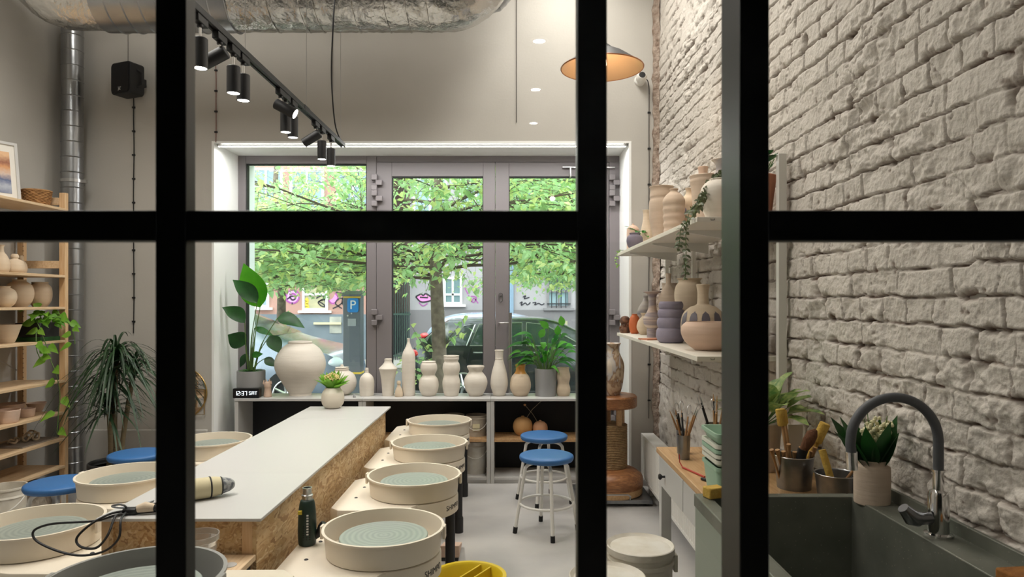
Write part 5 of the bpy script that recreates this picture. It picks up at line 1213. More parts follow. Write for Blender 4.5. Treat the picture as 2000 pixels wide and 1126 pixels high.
# framed picture & basket on top
t = thing('framed_picture', 'white framed print of a coastal sunset leaning on the top shelf', 'picture', (-3.47, 4.56, SZ[0]), math.radians(62))
Mt = Matrix.Rotation(math.radians(-8), 4, 'X')
k = MB(); W_, H_ = .17, .42
for a in ((-W_, -W_+.018, 0, H_), (W_-.018, W_, 0, H_), (-W_+.018, W_-.018, 0, .018), (-W_+.018, W_-.018, H_-.018, H_)): k.box(a[0], a[1], -.01, .01, a[2], a[3], M=Mt)
k.build('picture_frame', M['white'], t)
MB().box(-W_+.018, W_-.018, .0, .004, .018, H_-.018, M=Mt).build('mat_board', mat('mount board', c(226, 222, 214), .8), t, smooth=0)
pm = bpy.data.materials.new('coastal print'); pm.use_nodes = True; nt = pm.node_tree; pb = nt.nodes['Principled BSDF']
tc = nt.nodes.new('ShaderNodeTexCoord'); sx_ = nt.nodes.new('ShaderNodeSeparateXYZ'); nz_ = nt.nodes.new('ShaderNodeTexNoise'); nz_.inputs['Scale'].default_value = 9
ma = nt.nodes.new('ShaderNodeMath'); ma.operation = 'MULTIPLY_ADD'; ma.inputs[1].default_value = .16
rp = nt.nodes.new('ShaderNodeValToRGB'); nt.links.new(tc.outputs['Generated'], sx_.inputs[0]); nt.links.new(tc.outputs['Generated'], nz_.inputs['Vector'])
nt.links.new(nz_.outputs[0], ma.inputs[0]); nt.links.new(sx_.outputs[2], ma.inputs[2]); nt.links.new(ma.outputs[0], rp.inputs[0]); nt.links.new(rp.outputs[0], pb.inputs['Base Color'])
while len(rp.color_ramp.elements) < 7: rp.color_ramp.elements.new(.5)
for e, (p_, cc) in zip(rp.color_ramp.elements, [(.0, c(92, 104, 134)), (.25, c(170, 176, 190)), (.4, c(86, 100, 136)), (.55, c(206, 184, 170)), (.7, c(208, 152, 104)), (.82, c(150, 96, 74)), (1, c(222, 180, 140))]): e.position = p_; e.color = cc
MB().box(-W_+.05, W_-.05, -.002, .0, .06, H_-.07, M=Mt).build('print', pm, t, smooth=0)
t = thing('wicker_basket', 'small brown wicker basket on the top pine shelf', 'basket', (-3.40, P(0, 1)*0+3.40*F/(1000-72), SZ[0]))
Ms = rampmat('woven wicker', [(.3, c(120, 84, 48)), (.6, c(176, 132, 84))], 40, .8, 'noise', stretch=(1, 1, 3), bump=.6)
k = MB(); n = 10
for i in range(n):
    r = .072+.016*i/n; z = .006+i*.0105
    k.tube([((r+.003*math.sin(a*14+i*PI))*math.cos(a), (r+.003*math.sin(a*14+i*PI))*math.sin(a), z) for a in [j*2*PI/84 for j in range(84)]], .0058, 6, closed=True)
k.build('weave', Ms, t)
MB().lathe([(.001, .002), (.07, .002), (.07, .0), (.084, .1)], 30, cap=False).build('basket_lining', mat('dark wicker', c(96, 66, 38), .9), t)
MB().tube([(.089*math.cos(a), .089*math.sin(a), .112) for a in [j*2*PI/40 for j in range(40)]], .007, 8, closed=True).build('basket_rim', Ms, t)
# planter with pothos
t = thing('potted_plant', 'bright green trailing plant in a black trough at the end of the fourth shelf', 'potted plant', (-3.36, 4.83, SZ[3]))
k = MB(); k.box(-.09, .09, -.10, .10, 0, .13); k.build('trough', M['black'], t, bevel=.006)
B(-.095, .095, -.105, .105, 0, .03).build('drip_tray', M['leaf_dark'], t, bevel=.003)
rg = random.Random(21); lf = MB()
for i in range(34):
    a = rg.uniform(0, 2*PI); q = Vector((rg.uniform(-.05, .09), rg.uniform(-.09, .09), .12+rg.uniform(0, .05))); d = Vector((math.cos(a)*.7+.5, math.sin(a)*.7-.2, rg.uniform(-.1, .9)))
    e = q+d.normalized()*rg.uniform(.03, .10); lf.leaf(e, d+Vector((0, 0, -.3)), rg.uniform(.05, .085), rg.uniform(.04, .06), up=(rg.uniform(-.3, .3), -.7, .7), droop=.5, prof='heart', n=5)
lf.build('foliage', M['leaf_bright'], t)
def pvine(pts, n, sc=1.0):
    sp = spath(pts, 8); s_ = MB().tube(sp, .0028, 6).build('vine', M['stem'], t); k = MB()
    for i in range(n):
        p = Vector(sp[int((i+.7)/n*(len(sp)-1))]); d = Vector((rg.choice((-1, 1))*rg.uniform(.4, 1), rg.uniform(-.6, .1), rg.uniform(-.5, .2)))
        k.leaf(p+d.normalized()*.02, d, rg.uniform(.07, .10)*sc, rg.uniform(.05, .07)*sc, up=(rg.uniform(-.3, .3), -.9, .4), droop=.35, prof='heart', n=6)
    k.build('foliage', M['leaf_bright'], s_)
pvine([(.05, -.08, .14), (.10, -.12, .10), (.13, -.10, -.02), (.16, -.10, -.12), (.20, -.10, -.22), (.22, -.09, -.36), (.21, -.09, -.50), (.20, -.09, -.64)], 9)
pvine([(.06, 0, .14), (.16, -.03, .17), (.24, -.02, .12), (.27, -.02, .05), (.28, -.02, -.02)], 6, .8)
pvine([(.05, -.08, .12), (.09, -.14, .04), (.10, -.15, -.05), (.12, -.14, -.12)], 4, .9)
pvine([(.06, .02, .13), (.13, .02, .2), (.17, .0, .16)], 4, .8)
# white bucket & clay bags below
bucket('bucket', 'white clay smeared bucket on the floor at the left edge, before the shelving', (-3.06, 4.12, 0), .098, .385, M['lid_clay'])
k = MB(); rg = random.Random(12)
k.lathe(smooth_prof([(.001, 0), (.15, 0), (.17, .06), (.13, .14), (.05, .2), (.001, .2)], 4), 20, sy=1.6)
k.v = [(x+rg.uniform(-.012, .012), y+rg.uniform(-.012, .012), max(0, z+rg.uniform(-.01, .01))) for x, y, z in k.v]
k.build('clay_bag', mat('clear plastic bag', c(150, 140, 126), .3, bump=(20, 1, .02), var=(9, c(120, 104, 90))), label='crumpled plastic bag of clay on the floor under the lowest pine shelf', cat='bag', loc=(-3.42, 4.70, 0))

# ================================================================== dragon tree
t = potted('dragon_tree', 'tall dragon tree with drooping strap leaves in a dark pot, back left corner', 'potted plant', (-2.93, 5.02, 0), [(.72, 0), (.8, .05), (.95, .85), (1, .9), (1, 1)], .32, .17, mat('dark grey pot', c(58, 58, 58), .6))
rg = random.Random(33)
hd = [((.03, -.02, 1.10), 120, .50, .7), ((-.06, .06, .92), 70, .42, .6), ((.0, -.06, .74), 62, .36, .5), ((.14, .02, 1.0), 60, .42, .6)]
for (hx, hy, hz_), n, L, dr in hd:
    p = [(hx*.1+(.03 if hx > 0 else -.04), hy*.2, .26), (hx*.5, hy*.6, hz_*.55), (hx, hy, hz_)]
    s_ = MB().tube(spath(p, 6), [.017]*13, 10).build('trunk', mat('ringed trunk', c(118, 104, 78), .8, bump=(60, .6), stretch=(.2, .2, 2)), t)
    k = MB()
    for i in range(n):
        a = rg.uniform(0, 2*PI); el = rg.uniform(-.1, 1.35); zz = rg.uniform(-.09, .04)
        d = Vector((math.cos(a)*math.cos(el), math.sin(a)*math.cos(el), math.sin(el)))
        if hy+d.y*L > .42: d.y *= .4
        l_ = L*rg.uniform(.75, 1.1)
        if hx+d.x*l_ < -.3: d.x *= .45
        k.leaf((hx, hy, hz_+zz), d, l_, .021, droop=dr*rg.uniform(1.0, 1.7), prof='strap', n=9, fold=.25)
    k.v = [(min(x, .9), min(y, .48), z) for x, y, z in k.v]
    k.build('leaf_crown', M['leaf_dracaena'], s_)

# ================================================================== plants on the window cabinets
Yq = 5.79
t = thing('potted_plant', 'strelitzia like plant with big paddle leaves in a stepped grey pot by the window', 'potted plant', (P(490.5, Yq), Yq, HS))
r = 26.5*Yq/F; h = Zh(723, Yq)-HS
MB().lathe([(.001, 0), (r*.96, 0), (r*.98, h*.36), (r*.985, h*.38), (r, h*.38), (r, h*.42), (r*1.0, h), (r*.93, h), (r*.9, h*.85), (.001, h*.85)], 44).build('pot', M['clay_grey'], t, smooth=35)
MB().lathe([(.001, h*.86), (r*.9, h*.86)], 28).build('soil', M['soil'], t)
def W(px, py, yo=0): return Vector((P(px, Yq+yo)-P(490.5, Yq), yo, Zh(py, Yq+yo)-HS))
def paddle(basepx, tipstart, tipend, wd, yo, lm, droop=0, up=(0, -1, .15), fold=.2):
    b0 = Vector((W(basepx, 722).x*1, 0, h*.8)); s_ = W(*tipstart, yo*.6); e = W(*tipend, yo)
    mid = (b0+s_)/2+Vector(((s_.x-b0.x)*-.15, 0, .02))
    MB().tube(spath([tuple(b0), tuple(mid), tuple(s_)], 6), [.006]*7+[.0035]*6, 8).build('leaf_stalk', M['stem'], t)
    d = e-s_; L = d.length
    MB().leaf(s_, d+Vector((0, 0, droop*L)), L, wd, up=up, droop=droop, fold=fold, n=10, prof='ovate', wav=.03, twist=.2).build('leaf_blade', lm, t)
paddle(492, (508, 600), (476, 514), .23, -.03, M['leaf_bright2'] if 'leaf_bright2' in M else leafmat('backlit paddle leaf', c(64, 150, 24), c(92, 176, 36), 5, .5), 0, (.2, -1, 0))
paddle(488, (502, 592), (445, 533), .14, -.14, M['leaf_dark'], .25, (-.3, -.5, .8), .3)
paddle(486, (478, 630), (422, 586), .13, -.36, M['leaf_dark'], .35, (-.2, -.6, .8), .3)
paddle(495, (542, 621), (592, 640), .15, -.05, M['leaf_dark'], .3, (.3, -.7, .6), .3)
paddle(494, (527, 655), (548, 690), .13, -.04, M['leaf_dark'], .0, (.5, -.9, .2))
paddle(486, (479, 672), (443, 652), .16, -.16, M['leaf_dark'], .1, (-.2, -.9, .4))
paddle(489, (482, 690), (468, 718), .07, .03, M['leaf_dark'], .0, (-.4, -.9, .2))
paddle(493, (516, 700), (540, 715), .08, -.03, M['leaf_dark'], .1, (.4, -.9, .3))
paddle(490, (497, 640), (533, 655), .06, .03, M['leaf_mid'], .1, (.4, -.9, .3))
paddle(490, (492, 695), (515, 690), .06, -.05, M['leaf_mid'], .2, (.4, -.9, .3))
for i in range(8):
    a = i*.8; MB().leaf((math.cos(a)*.02, math.sin(a)*.02-.01, h*.85), (math.cos(a), math.sin(a)*.5-.2, .9), .13, .065, droop=.5).build('low_leaf', M['leaf_mid'] if i % 2 else M['leaf_dark'], t)

Yl = 5.80; xl = P(1066, Yl)
t = thing('potted_plant', 'peace lily with arching glossy leaves in a grey pot by the door', 'potted plant', (xl, Yl, HS))
r = 21.5*Yl/F; h = Zh(719, Yl)-HS
MB().lathe([(.001, 0), (r*.95, 0), (r*.97, h*.46), (r*.98, h*.5), (r, h), (r*.92, h), (r*.9, h*.85), (.001, h*.85)], 44).build('pot', M['clay_grey'], t, smooth=35)
MB().lathe([(.001, h*.86), (r*.9, h*.86)], 28).build('soil', M['soil'], t)
rg = random.Random(17); k = MB(); k2 = MB(); s_ = MB()
for i in range(46):
    a = rg.uniform(0, 2*PI); tl = rg.uniform(.15, 1.0); d = Vector((math.cos(a)*tl*.8, math.sin(a)*tl*.45-.08, 1.1-.55*tl)).normalized(); q = Vector((math.cos(a)*.03, math.sin(a)*.02, h*.86)); L = rg.uniform(.06, .28)*(1.25-.4*tl)
    e = q+d*L; mid = (q+e)/2+Vector((0, 0, .02)); s_.tube([q, mid, e], .0025, 6)
    (k if i % 3 else k2).leaf(e, Vector((d.x*1.3, d.y, d.z*.75)), rg.uniform(.12, .19), rg.uniform(.04, .055), up=(0, -.5, 1), droop=rg.uniform(.5, 1.0), fold=.2, n=7)
for tx, tz in ((-.30, .16), (-.27, .06), (-.22, .24), (-.18, .0), (.16, .12), (.19, .02)):
    q = Vector((tx*.2, -.01, h*.86)); e = Vector((tx*.55, -.03, h+tz+.05)); s_.tube(spath([tuple(q), tuple((q+e)/2+Vector((0, 0, .04))), tuple(e)], 5), .0025, 6); k.leaf(e, Vector((tx*1.5, -.05, .12)), .19, .05, up=(0, -.5, 1), droop=.5, n=8)
for tx, tz in ((.02, .34), (-.05, .26), (.10, .28), (.14, .36)): q = Vector((tx*.2, 0, h*.86)); e = Vector((tx, -.02, h+tz)); s_.tube([q, e], .002, 6); k2.leaf(e, (rg.uniform(-.6, .6), -.2, .6), .12, .06, up=(0, -1, .3), droop=.2)
k.v = [(x, min(y, .13), z) for x, y, z in k.v]; k2.v = [(x, min(y, .13), z) for x, y, z in k2.v]
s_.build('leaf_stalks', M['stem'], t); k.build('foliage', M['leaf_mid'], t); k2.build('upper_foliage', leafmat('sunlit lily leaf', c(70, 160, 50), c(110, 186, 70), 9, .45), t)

# posy on the worktable
Yt = 5.12
t = thing('flower_vase', 'round white vase with a green and cream posy at the far end of the worktable', 'vase', (P(650, Yt), Yt, TH))
r = 22*Yt/F; h = Zh(757, Yt)-TH
MB().lathe(potprof([(.5, 0), (.6, .02), (.9, .2), (1, .48), (.92, .76), (.72, .94), (.68, 1)], h, r, .08, .3), 48).build('vase_body', rampmat('two tone cream clay', [(.45, c(214, 204, 186)), (.55, c(228, 222, 210))], 3, .7, stretch=(.1, .1, 1.2)), t)
rg = random.Random(8); k = MB(); fl = MB()
for i in range(40):
    a = i*2.4; tl = rg.uniform(.25, 1.0); d = Vector((math.cos(a)*tl, math.sin(a)*tl*.8-.1, 1.15-.55*tl)); q = Vector((math.cos(a)*.03, math.sin(a)*.03, h*.95)); k.leaf(q, d, rg.uniform(.10, .155), .055, up=(-math.cos(a), -math.sin(a), .5), droop=.2*tl, fold=.2)
for i in range(230):
    a = rg.uniform(0, 2*PI); rr_ = .058*math.sqrt(rg.random()); fl.lathe([(.0005, -.005), (.0045, -.002), (.0045, .003), (.0005, .006)], 7, rr_*math.cos(a)-.0, rr_*math.sin(a)-.02, h+.085+rg.uniform(-.015, .035)-rr_*.5)
k.build('leaves', M['leaf_bright'], t); fl.build('flowers', mat('cream buds', c(222, 204, 140), .7), t)

# ================================================================== outdoors
GZ = -.20
B(-30, 30, YO, 10.4, GZ-.1, GZ).build('pavement', mat('pavement slabs', c(150, 146, 140), .8, bump=(8, .2), var=(3, c(132, 128, 122))), kind='structure', smooth=0)
B(-30, 30, 10.4, 17.5, GZ-.2, GZ-.1).build('road', mat('asphalt', c(98, 98, 98), .85, bump=(60, .3)), kind='structure', smooth=0)
B(-30, 30, 17.5, 32, GZ-.1, GZ).build('far_pavement', bpy.data.materials['pavement slabs'], kind='structure', smooth=0)
# facades opposite
def win_(par, x0, x1, z0, z1, y, fm, gm, bars=0, cols=2, sill=True):
    f = MB(); f.box(x0, x0+.07, y-.05, y, z0, z1); f.box(x1-.07, x1, y-.05, y, z0, z1); f.box(x0+.07, x1-.07, y-.05, y, z0, z0+.07); f.box(x0+.07, x1-.07, y-.05, y, z1-.07, z1)
    f.box(x0+.07, x1-.07, y-.045, y, z1-.55, z1-.49)
    for i in range(1, cols): xm = x0+(x1-x0)*i/cols; f.box(xm-.03, xm+.03, y-.045, y, z0+.07, z1-.07)
    w_ = f.build('window_frame', fm, par, smooth=0)
    B(x0+.07, x1-.07, y-.02, y-.012, z0+.07, z1-.07).build('pane', gm, w_, smooth=0)
    if sill: B(x0-.1, x1+.1, y-.12, y, z0-.07, z0).build('sill', fm, w_, smooth=0)
    if bars:
        k = MB(); n = int((x1-x0)/.13)
        for i in range(1, n): x = x0+(x1-x0)*i/n; k.cyl((x, y-.09, z0), (x, y-.09, z1-.1), .012, 6)
        k.box(x0, x1, y-.1, y-.08, z0+.1, z0+.14); k.box(x0, x1, y-.1, y-.08, z1-.2, z1-.16); k.build('window_grille', M['alu_dark'], w_)
M['winwhite'] = mat('white window frame', c(226, 226, 222), .5); M['winglass'] = mat('reflecting window', c(120, 140, 146), .08, .2); M['boarded'] = mat('boarded window', c(176, 164, 130), .8, var=(4, c(150, 146, 118)))
t = thing('pink_building', 'pink plastered building with graffiti and boarded window across the street', 'building', (0, 0, 0))
Yb = 20
def bx_(px): return P(px, Yb)
B(-16, bx_(752), Yb, Yb+6, 1.12, 12).build('facade', mat('pink plaster', c(172, 130, 118), .85, var=(.8, c(160, 122, 110)), bump=(6, .1)), t, smooth=0)
B(-16, bx_(752), Yb-.06, Yb+6, GZ, 1.12).build('plinth', mat('grey plinth', c(112, 120, 128), .85, var=(1.2, c(98, 106, 114))), t, smooth=0)
win_(t, bx_(591), bx_(641), Zh(606, Yb), Zh(540, Yb), Yb, M['winwhite'], M['boarded'], cols=1)
win_(t, bx_(500), bx_(526), Zh(600, Yb), Zh(532, Yb), Yb, M['winwhite'], M['winglass'])
for z in (3.6, 6.8): 
    for px in (520, 600, 690): win_(t, bx_(px)-.5, bx_(px)+.5, z, z+1.8, Yb, M['winwhite'], M['winglass'])
k = MB(); k.box(bx_(615), bx_(668), Yb-.14, Yb-.06, Zh(633, Yb), Zh(629, Yb)); k.build('wall_pipe', mat('beige pipe', c(196, 184, 150), .6), t)
B(bx_(645), bx_(668), Yb-.075, Yb-.06, Zh(650, Yb), Zh(618, Yb)).build('patched_panel', mat('patched render', c(176, 172, 160), .9, var=(3, c(140, 140, 134))), t)
def graf(par, nm, strokes, m_, y, wd):
    k = MB()
    for s_ in strokes:
        sp = spath([(P(px, Yb), y, Zh(py, Yb)) for px, py in s_], 5)
        for i in range(len(sp)-1):
            a, b_ = Vector(sp[i]), Vector(sp[i+1]); d = (b_-a)
            if d.length < 1e-5: continue
            n_ = Vector((-d.z, 0, d.x)).normalized()*wd/2; k.add([a-n_, b_-n_, b_+n_, a+n_], [(0, 1, 2, 3)])
    return k.build(nm, m_, par, smooth=0)
M['g_pur'] = mat('purple spray paint', c(150, 70, 140), .7); M['g_blk'] = mat('black spray paint', c(36, 30, 40), .7); M['g_pink'] = mat('pink spray paint', c(232, 130, 190), .7); M['g_yel'] = mat('yellow spray paint', c(220, 184, 60), .7); M['g_lil'] = mat('lilac spray paint', c(206, 150, 204), .7)
def blob(par, nm, pts, m_, y):
    sp = spath([(P(px, Yb), y, Zh(py, Yb)) for px, py in pts+pts[:1]], 4)[:-1]; k = MB(); k.add(sp, [tuple(range(len(sp)))]); return k.build(nm, m_, par, smooth=0)
blob(t, 'graffiti_fill', [(559, 578), (565, 568), (577, 567), (584, 576), (581, 588), (570, 591), (561, 588)], M['g_lil'], Yb-.004)
graf(t, 'graffiti', [[(559, 580), (562, 570), (572, 566), (582, 571), (584, 581), (578, 590), (568, 591), (560, 586), (559, 580)], [(566, 580), (570, 573), (577, 575), (577, 583), (570, 585), (566, 580)]], M['g_pur'], Yb-.008, .05)
graf(t, 'graffiti', [[(561, 584), (570, 578), (578, 580), (572, 586), (566, 579)], [(571, 590), (571, 594)]], M['g_blk'], Yb-.012, .04)
graf(t, 'graffiti', [[(598, 582), (601, 588), (598, 593), (602, 598), (599, 603)]], M['g_yel'], Yb-.03, .1)
graf(t, 'graffiti', [[(620, 575), (627, 573), (633, 582), (624, 588), (630, 592), (636, 598), (628, 597), (622, 589), (636, 584)], [(618, 582), (632, 576), (636, 589)]], M['g_blk'], Yb-.03, .035)
blob(t, 'graffiti_fill', [(643, 586), (650, 582), (656, 572), (660, 582), (655, 592), (648, 594)], M['g_pink'], Yb-.004)
graf(t, 'graffiti', [[(642, 586), (648, 592), (655, 590), (660, 580), (655, 572)]], M['g_pur'], Yb-.008, .04)
graf(t, 'graffiti', [[(657, 567), (668, 563), (676, 570), (666, 572), (656, 570)], [(650, 602), (662, 596), (672, 586), (664, 582), (655, 592), (668, 602)], [(676, 566), (668, 590), (678, 600)]], M['g_blk'], Yb-.01, .035)
t = thing('grey_building', 'pale grey building with graffiti lips and barred windows across the street', 'building', (0, 0, 0))
B(bx_(801), 16, Yb, Yb+6, 1.25, 12).build('facade', mat('pale grey plaster', c(158, 151, 153), .85, var=(1.1, c(144, 138, 141)), bump=(6, .1)), t, smooth=0)
B(bx_(801), 16, Yb-.06, Yb+6, GZ, 1.25).build('plinth', mat('dull plinth', c(116, 110, 112), .9), t, smooth=0)
win_(t, bx_(866), bx_(903), Zh(594, Yb), Zh(540, Yb), Yb, M['winwhite'], M['winglass'])
win_(t, bx_(1068), bx_(1114), Zh(601, Yb), Zh(534, Yb), Yb, M['alu'], M['winglass'], bars=1)
for z in (3.8, 7): 
    for px in (840, 930, 1020, 1100): win_(t, bx_(px)-.5, bx_(px)+.5, z, z+1.8, Yb, M['winwhite'], M['winglass'])
B(bx_(995), bx_(1003), Yb-.08, Yb, GZ, 4).build('downpipe', mat('blue grey pipe', c(120, 140, 160), .6), t)
B(bx_(1092), bx_(1108), Yb-.075, Yb-.06, Zh(640, Yb), Zh(626, Yb)).build('cellar_window', M['boarded'], t)
blob(t, 'graffiti_fill', [(814, 580), (822, 575), (826, 578), (831, 574), (843, 583), (836, 587), (822, 588)], M['g_pink'], Yb-.004)
graf(t, 'graffiti', [[(812, 579), (822, 574), (827, 577), (832, 573), (845, 583), (836, 588), (822, 589), (812, 579)], [(820, 580), (836, 581)]], M['g_blk'], Yb-.008, .045)
graf(t, 'graffiti', [[(818, 590), (826, 597), (835, 592)], [(915, 576), (920, 588), (926, 582), (934, 592)], [(920, 578), (930, 580), (926, 590), (918, 586)], [(908, 562), (914, 574)], [(922, 560), (930, 568), (936, 560)]], M['g_pur'], Yb-.01, .03)
graf(t, 'graffiti', [[(1021, 580), (1027, 577), (1024, 583), (1034, 580)], [(1015, 592), (1020, 589), (1018, 596), (1026, 591), (1030, 595), (1036, 590)], [(1040, 591), (1047, 590), (1044, 595), (1052, 592), (1058, 595), (1063, 592)]], M['g_blk'], Yb-.01, .03)
# gate between the buildings
t = thing('metal_gate', 'dark green metal bar gate between the two buildings', 'gate', (bx_(776), 19.8, GZ))
k = MB()
for i in range(13): k.box(-.42+i*.065, -.40+i*.065, -.01, .01, 0, 2.6)
k.build('gate_bars', mat('dark green bars', c(40, 60, 50), .6), t)
for z in (.1, 1.3, 2.5): B(-.43, .42, -.015, .015, z, z+.05).build('gate_rail', bpy.data.materials['dark green bars'], t)

# ------------------------------------------------------------------ cars
def car(name, label, Y0, xr, L, H, W_, prof, belt, m_, wins, wheels, z0=GZ-.1, dark=None, lights=None, wsc=None, handle=None):
    """side faces the shop at y = Y0; prof: (x along car, top height) rear to front"""
    t = thing(name, label, 'car', (xr, Y0, z0))
    sp = smooth_prof(prof, 6); vs = []; fs = []; n = 11
    def half(z_, top):
        return W_/2 if z_ <= belt else W_/2-(z_-belt)*.36
    for x, top in sp:
        top = max(top, .35); b_ = min(belt, top-.02); en = min(1, (x+.02)/.25, (L-x+.02)/.3); en = max(.0, en)**.5; wq = W_/2*(.86+.14*en)
        tt = top
        pr = [(wq*.93, .22), (wq, .34), (wq, b_*.75), (wq*.985, b_)]
        wt = wq*.985-max(0, tt-.05-b_)*.36
        pr += [(wt, max(tt-.05, b_+.003)), (wt-.07, max(tt-.012, b_+.006)), (wt*.5, tt+.008)]
        ring = [(x, W_/2-a, z_) for a, z_ in pr]+[(x, W_/2, tt+.012)]+[(x, W_/2+a, z_) for a, z_ in reversed(pr)]
        vs += ring; m2 = len(ring)
    for i in range(len(sp)-1):
        for j in range(m2-1): fs.append((i*m2+j, i*m2+j+1, (i+1)*m2+j+1, (i+1)*m2+j))
        fs.append((i*m2+m2-1, i*m2, (i+1)*m2, (i+1)*m2+m2-1))
    fs += [tuple(range(m2)), tuple((len(sp)-1)*m2+j for j in range(m2-1, -1, -1))]
    MB().add(vs, fs).build('car_body', m_, t, smooth=50)
    gl = mat('car glass', c(34, 46, 44), .05, 0, coat=1) if 'car glass' not in bpy.data.materials else bpy.data.materials['car glass']
    chrome = M['steel']
    for wpoly in wins:
        def pt(x, z_, o_=.006): return (x, W_*.0075+max(0, z_-belt)*.36-o_, z_)
        k = MB(); k.add([pt(*p) for p in wpoly], [tuple(range(len(wpoly)))]); g = k.build('side_window', gl, t, smooth=0)
        MB().tube([pt(*p, .008) for p in wpoly], .012, 5, closed=True).build('window_trim', chrome if name == 'estate_car' else M['black'], g)
    for quad in (wsc or []): k = MB(); k.add(quad, [(0, 1, 2, 3)]); k.build('windscreen', gl, t, smooth=0)
    for x in wheels:
        MB().cyl((x, -.012, .33), (x, .2, .33), .37, 40).build('wheel_arch', M['rubber'], t)
        wh = MB().cyl((x, -.02, .32), (x, .19, .32), .32, 40).build('wheel', M['rubber'], t)
        k = MB(); k.tube([(x+.22*math.cos(a), -.03, .32+.22*math.sin(a)) for a in [i*PI/16 for i in range(32)]], .018, 8, closed=True)
        for i in range(7): a = i*2*PI/7; k.tube([(x, -.04, .32), (x+.22*math.cos(a), -.03, .32+.22*math.sin(a))], [.03, .018], 6)
        k.build('rim', M['steel'], wh)
    for lx, lz, lr, lm in (lights or []):
        k = MB(); k.lathe(smooth_prof([(.001, -lr*.6), (lr*.8, -lr*.3), (lr, 0), (lr*.6, lr*.45), (.001, lr*.6)], 3), 16, sy=.5); k.v = [(a+lx, b_+.08, z_+lz) for a, b_, z_ in k.v]; k.build('lamp', lm, t)
    for hx, hz_ in (handle or []):
        MB().tube([(hx-.1, -.004, hz_), (hx-.07, -.035, hz_), (hx+.07, -.035, hz_), (hx+.1, -.004, hz_)], .014, 8).build('door_handle', chrome, t)
        MB().tube([(hx-.18, -.002, .35), (hx-.22, -.002, belt-.28), (hx-.19, -.002, belt-.1), (hx-.14, -.002, belt)], .006, 4).build('door_gap', M['rubber'], t)
    return t
M['car_dark'] = mat('dark green black car paint', c(26, 32, 32), .2, .3, coat=1); M['car_white'] = mat('white car paint', c(120, 130, 146), .25, .2, coat=1); M['car_silver'] = mat('silver blue car paint', c(150, 164, 190), .25, .4, coat=1)
M['red_lamp'] = mat('red lamp glass', c(200, 34, 40), .2, coat=1); M['clear_lamp'] = mat('clear lamp glass', c(206, 216, 222), .1, coat=1)
Yc = 12.0; xr = P(803, Yc)
car('estate_car', 'dark estate car with chrome window line parked outside behind the tree', Yc, xr, 4.75, 1.46, 1.8, [(0, .55), (.03, .95), (.12, 1.05), (.55, 1.42), (.8, 1.475), (1.8, 1.50), (2.5, 1.46), (3.1, 1.2), (3.55, 1.02), (4.3, .92), (4.65, .78), (4.75, .5)], .98, M['car_dark'],
    [[(.62, 1.02), (.92, 1.36), (1.12, 1.39), (.97, 1.02)], [(1.03, 1.02), (1.19, 1.39), (1.95, 1.42), (1.95, 1.02)], [(2.03, 1.02), (2.03, 1.42), (2.35, 1.39), (2.95, 1.06), (2.95, 1.02)]],
    [.92, 3.75], lights=[(.03, .88, .12, M['red_lamp'])], handle=[(1.2, .9), (2.25, .9)], wsc=[[(2.48, .3, 1.455), (2.48, 1.5, 1.455), (3.12, 1.62, 1.17), (3.12, .18, 1.17)], [(.53, .3, 1.425), (.53, 1.5, 1.425), (.16, 1.62, 1.1), (.16, .18, 1.1)]])
Yd = 10.9; xf = P(672, Yd)
car('white_car', 'white car with long sloping windscreen parked outside the left window', Yd, xf-4.4, 4.4, 1.62, 1.8, [(0, .5), (.05, 1.2), (.3, 1.58), (1.2, 1.68), (2.1, 1.66), (2.6, 1.52), (3.2, 1.24), (3.6, 1.12), (4.1, .98), (4.33, .8), (4.4, .5)], 1.05, M['car_white'],
    [[(.4, 1.1), (.5, 1.5), (1.5, 1.56), (1.5, 1.1)], [(1.6, 1.1), (1.6, 1.57), (2.15, 1.53), (2.95, 1.16), (2.95, 1.1)]], [.8, 3.5], lights=[(4.22, .82, .16, M['clear_lamp'])], handle=[(1.75, .95)],
    wsc=[[(2.28, .3, 1.64), (2.28, 1.5, 1.64), (3.22, 1.65, 1.245), (3.22, .15, 1.245)]])
Ye = 16.0
car('silver_car', 'silver blue car in the far row, its roof showing above the dark estate', Ye, P(826, Ye), 4.4, 1.5, 1.8, [(0, .5), (.04, 1.0), (.35, 1.36), (.9, 1.5), (1.9, 1.52), (2.6, 1.38), (3.2, 1.08), (4.2, .9), (4.4, .5)], 1.02, M['car_silver'],
    [[(.5, 1.06), (.8, 1.38), (1.5, 1.42), (1.5, 1.06)], [(1.58, 1.06), (1.58, 1.42), (2.2, 1.4), (2.9, 1.08)]], [.8, 3.5], z0=GZ-.1, lights=[(.04, .98, .14, M['red_lamp'])])

# ------------------------------------------------------------------ parking meter
Ym = 9.3; t = thing('parking_meter', 'grey parking ticket machine with blue P sign and yellow bands on the pavement', 'parking meter', (P(690, Ym), Ym, GZ))
M['meter'] = mat('dark grey meter paint', c(92, 96, 104), .45); hm = Zh(567, Ym)-GZ; wm = 17*Ym/F
MB().prism([(-wm, -.1), (wm, -.1), (wm, .12), (-wm, .12)], 0, hm-.06).build('meter_body', M['meter'], t, bevel=.01, smooth=0)
MB().extr([(-.14, hm-.08), (.14, hm-.02), (.14, hm), (-.14, hm-.055)], 'x', -wm-.01, wm+.01).build('meter_roof', M['meter'], t, bevel=.005)
B(-wm+.01, wm+.004, -.106, -.1, hm-.10, hm-.08).build('yellow_band', M['g_yel'], t); B(-wm-.004, wm+.004, -.106, .125, .72, .745).build('yellow_band', M['g_yel'], t)
sg = MB().extr(rrect(.075, .095, .03), 'y', -.112, -.1).build('blue_sign', mat('blue sign', c(30, 120, 190), .5), t, loc=(.02, 0, hm-.2))
text('sign_letter', 'P', .17, M['print_white'], sg, (0, -.1135, 0), (PI/2, 0, 0))
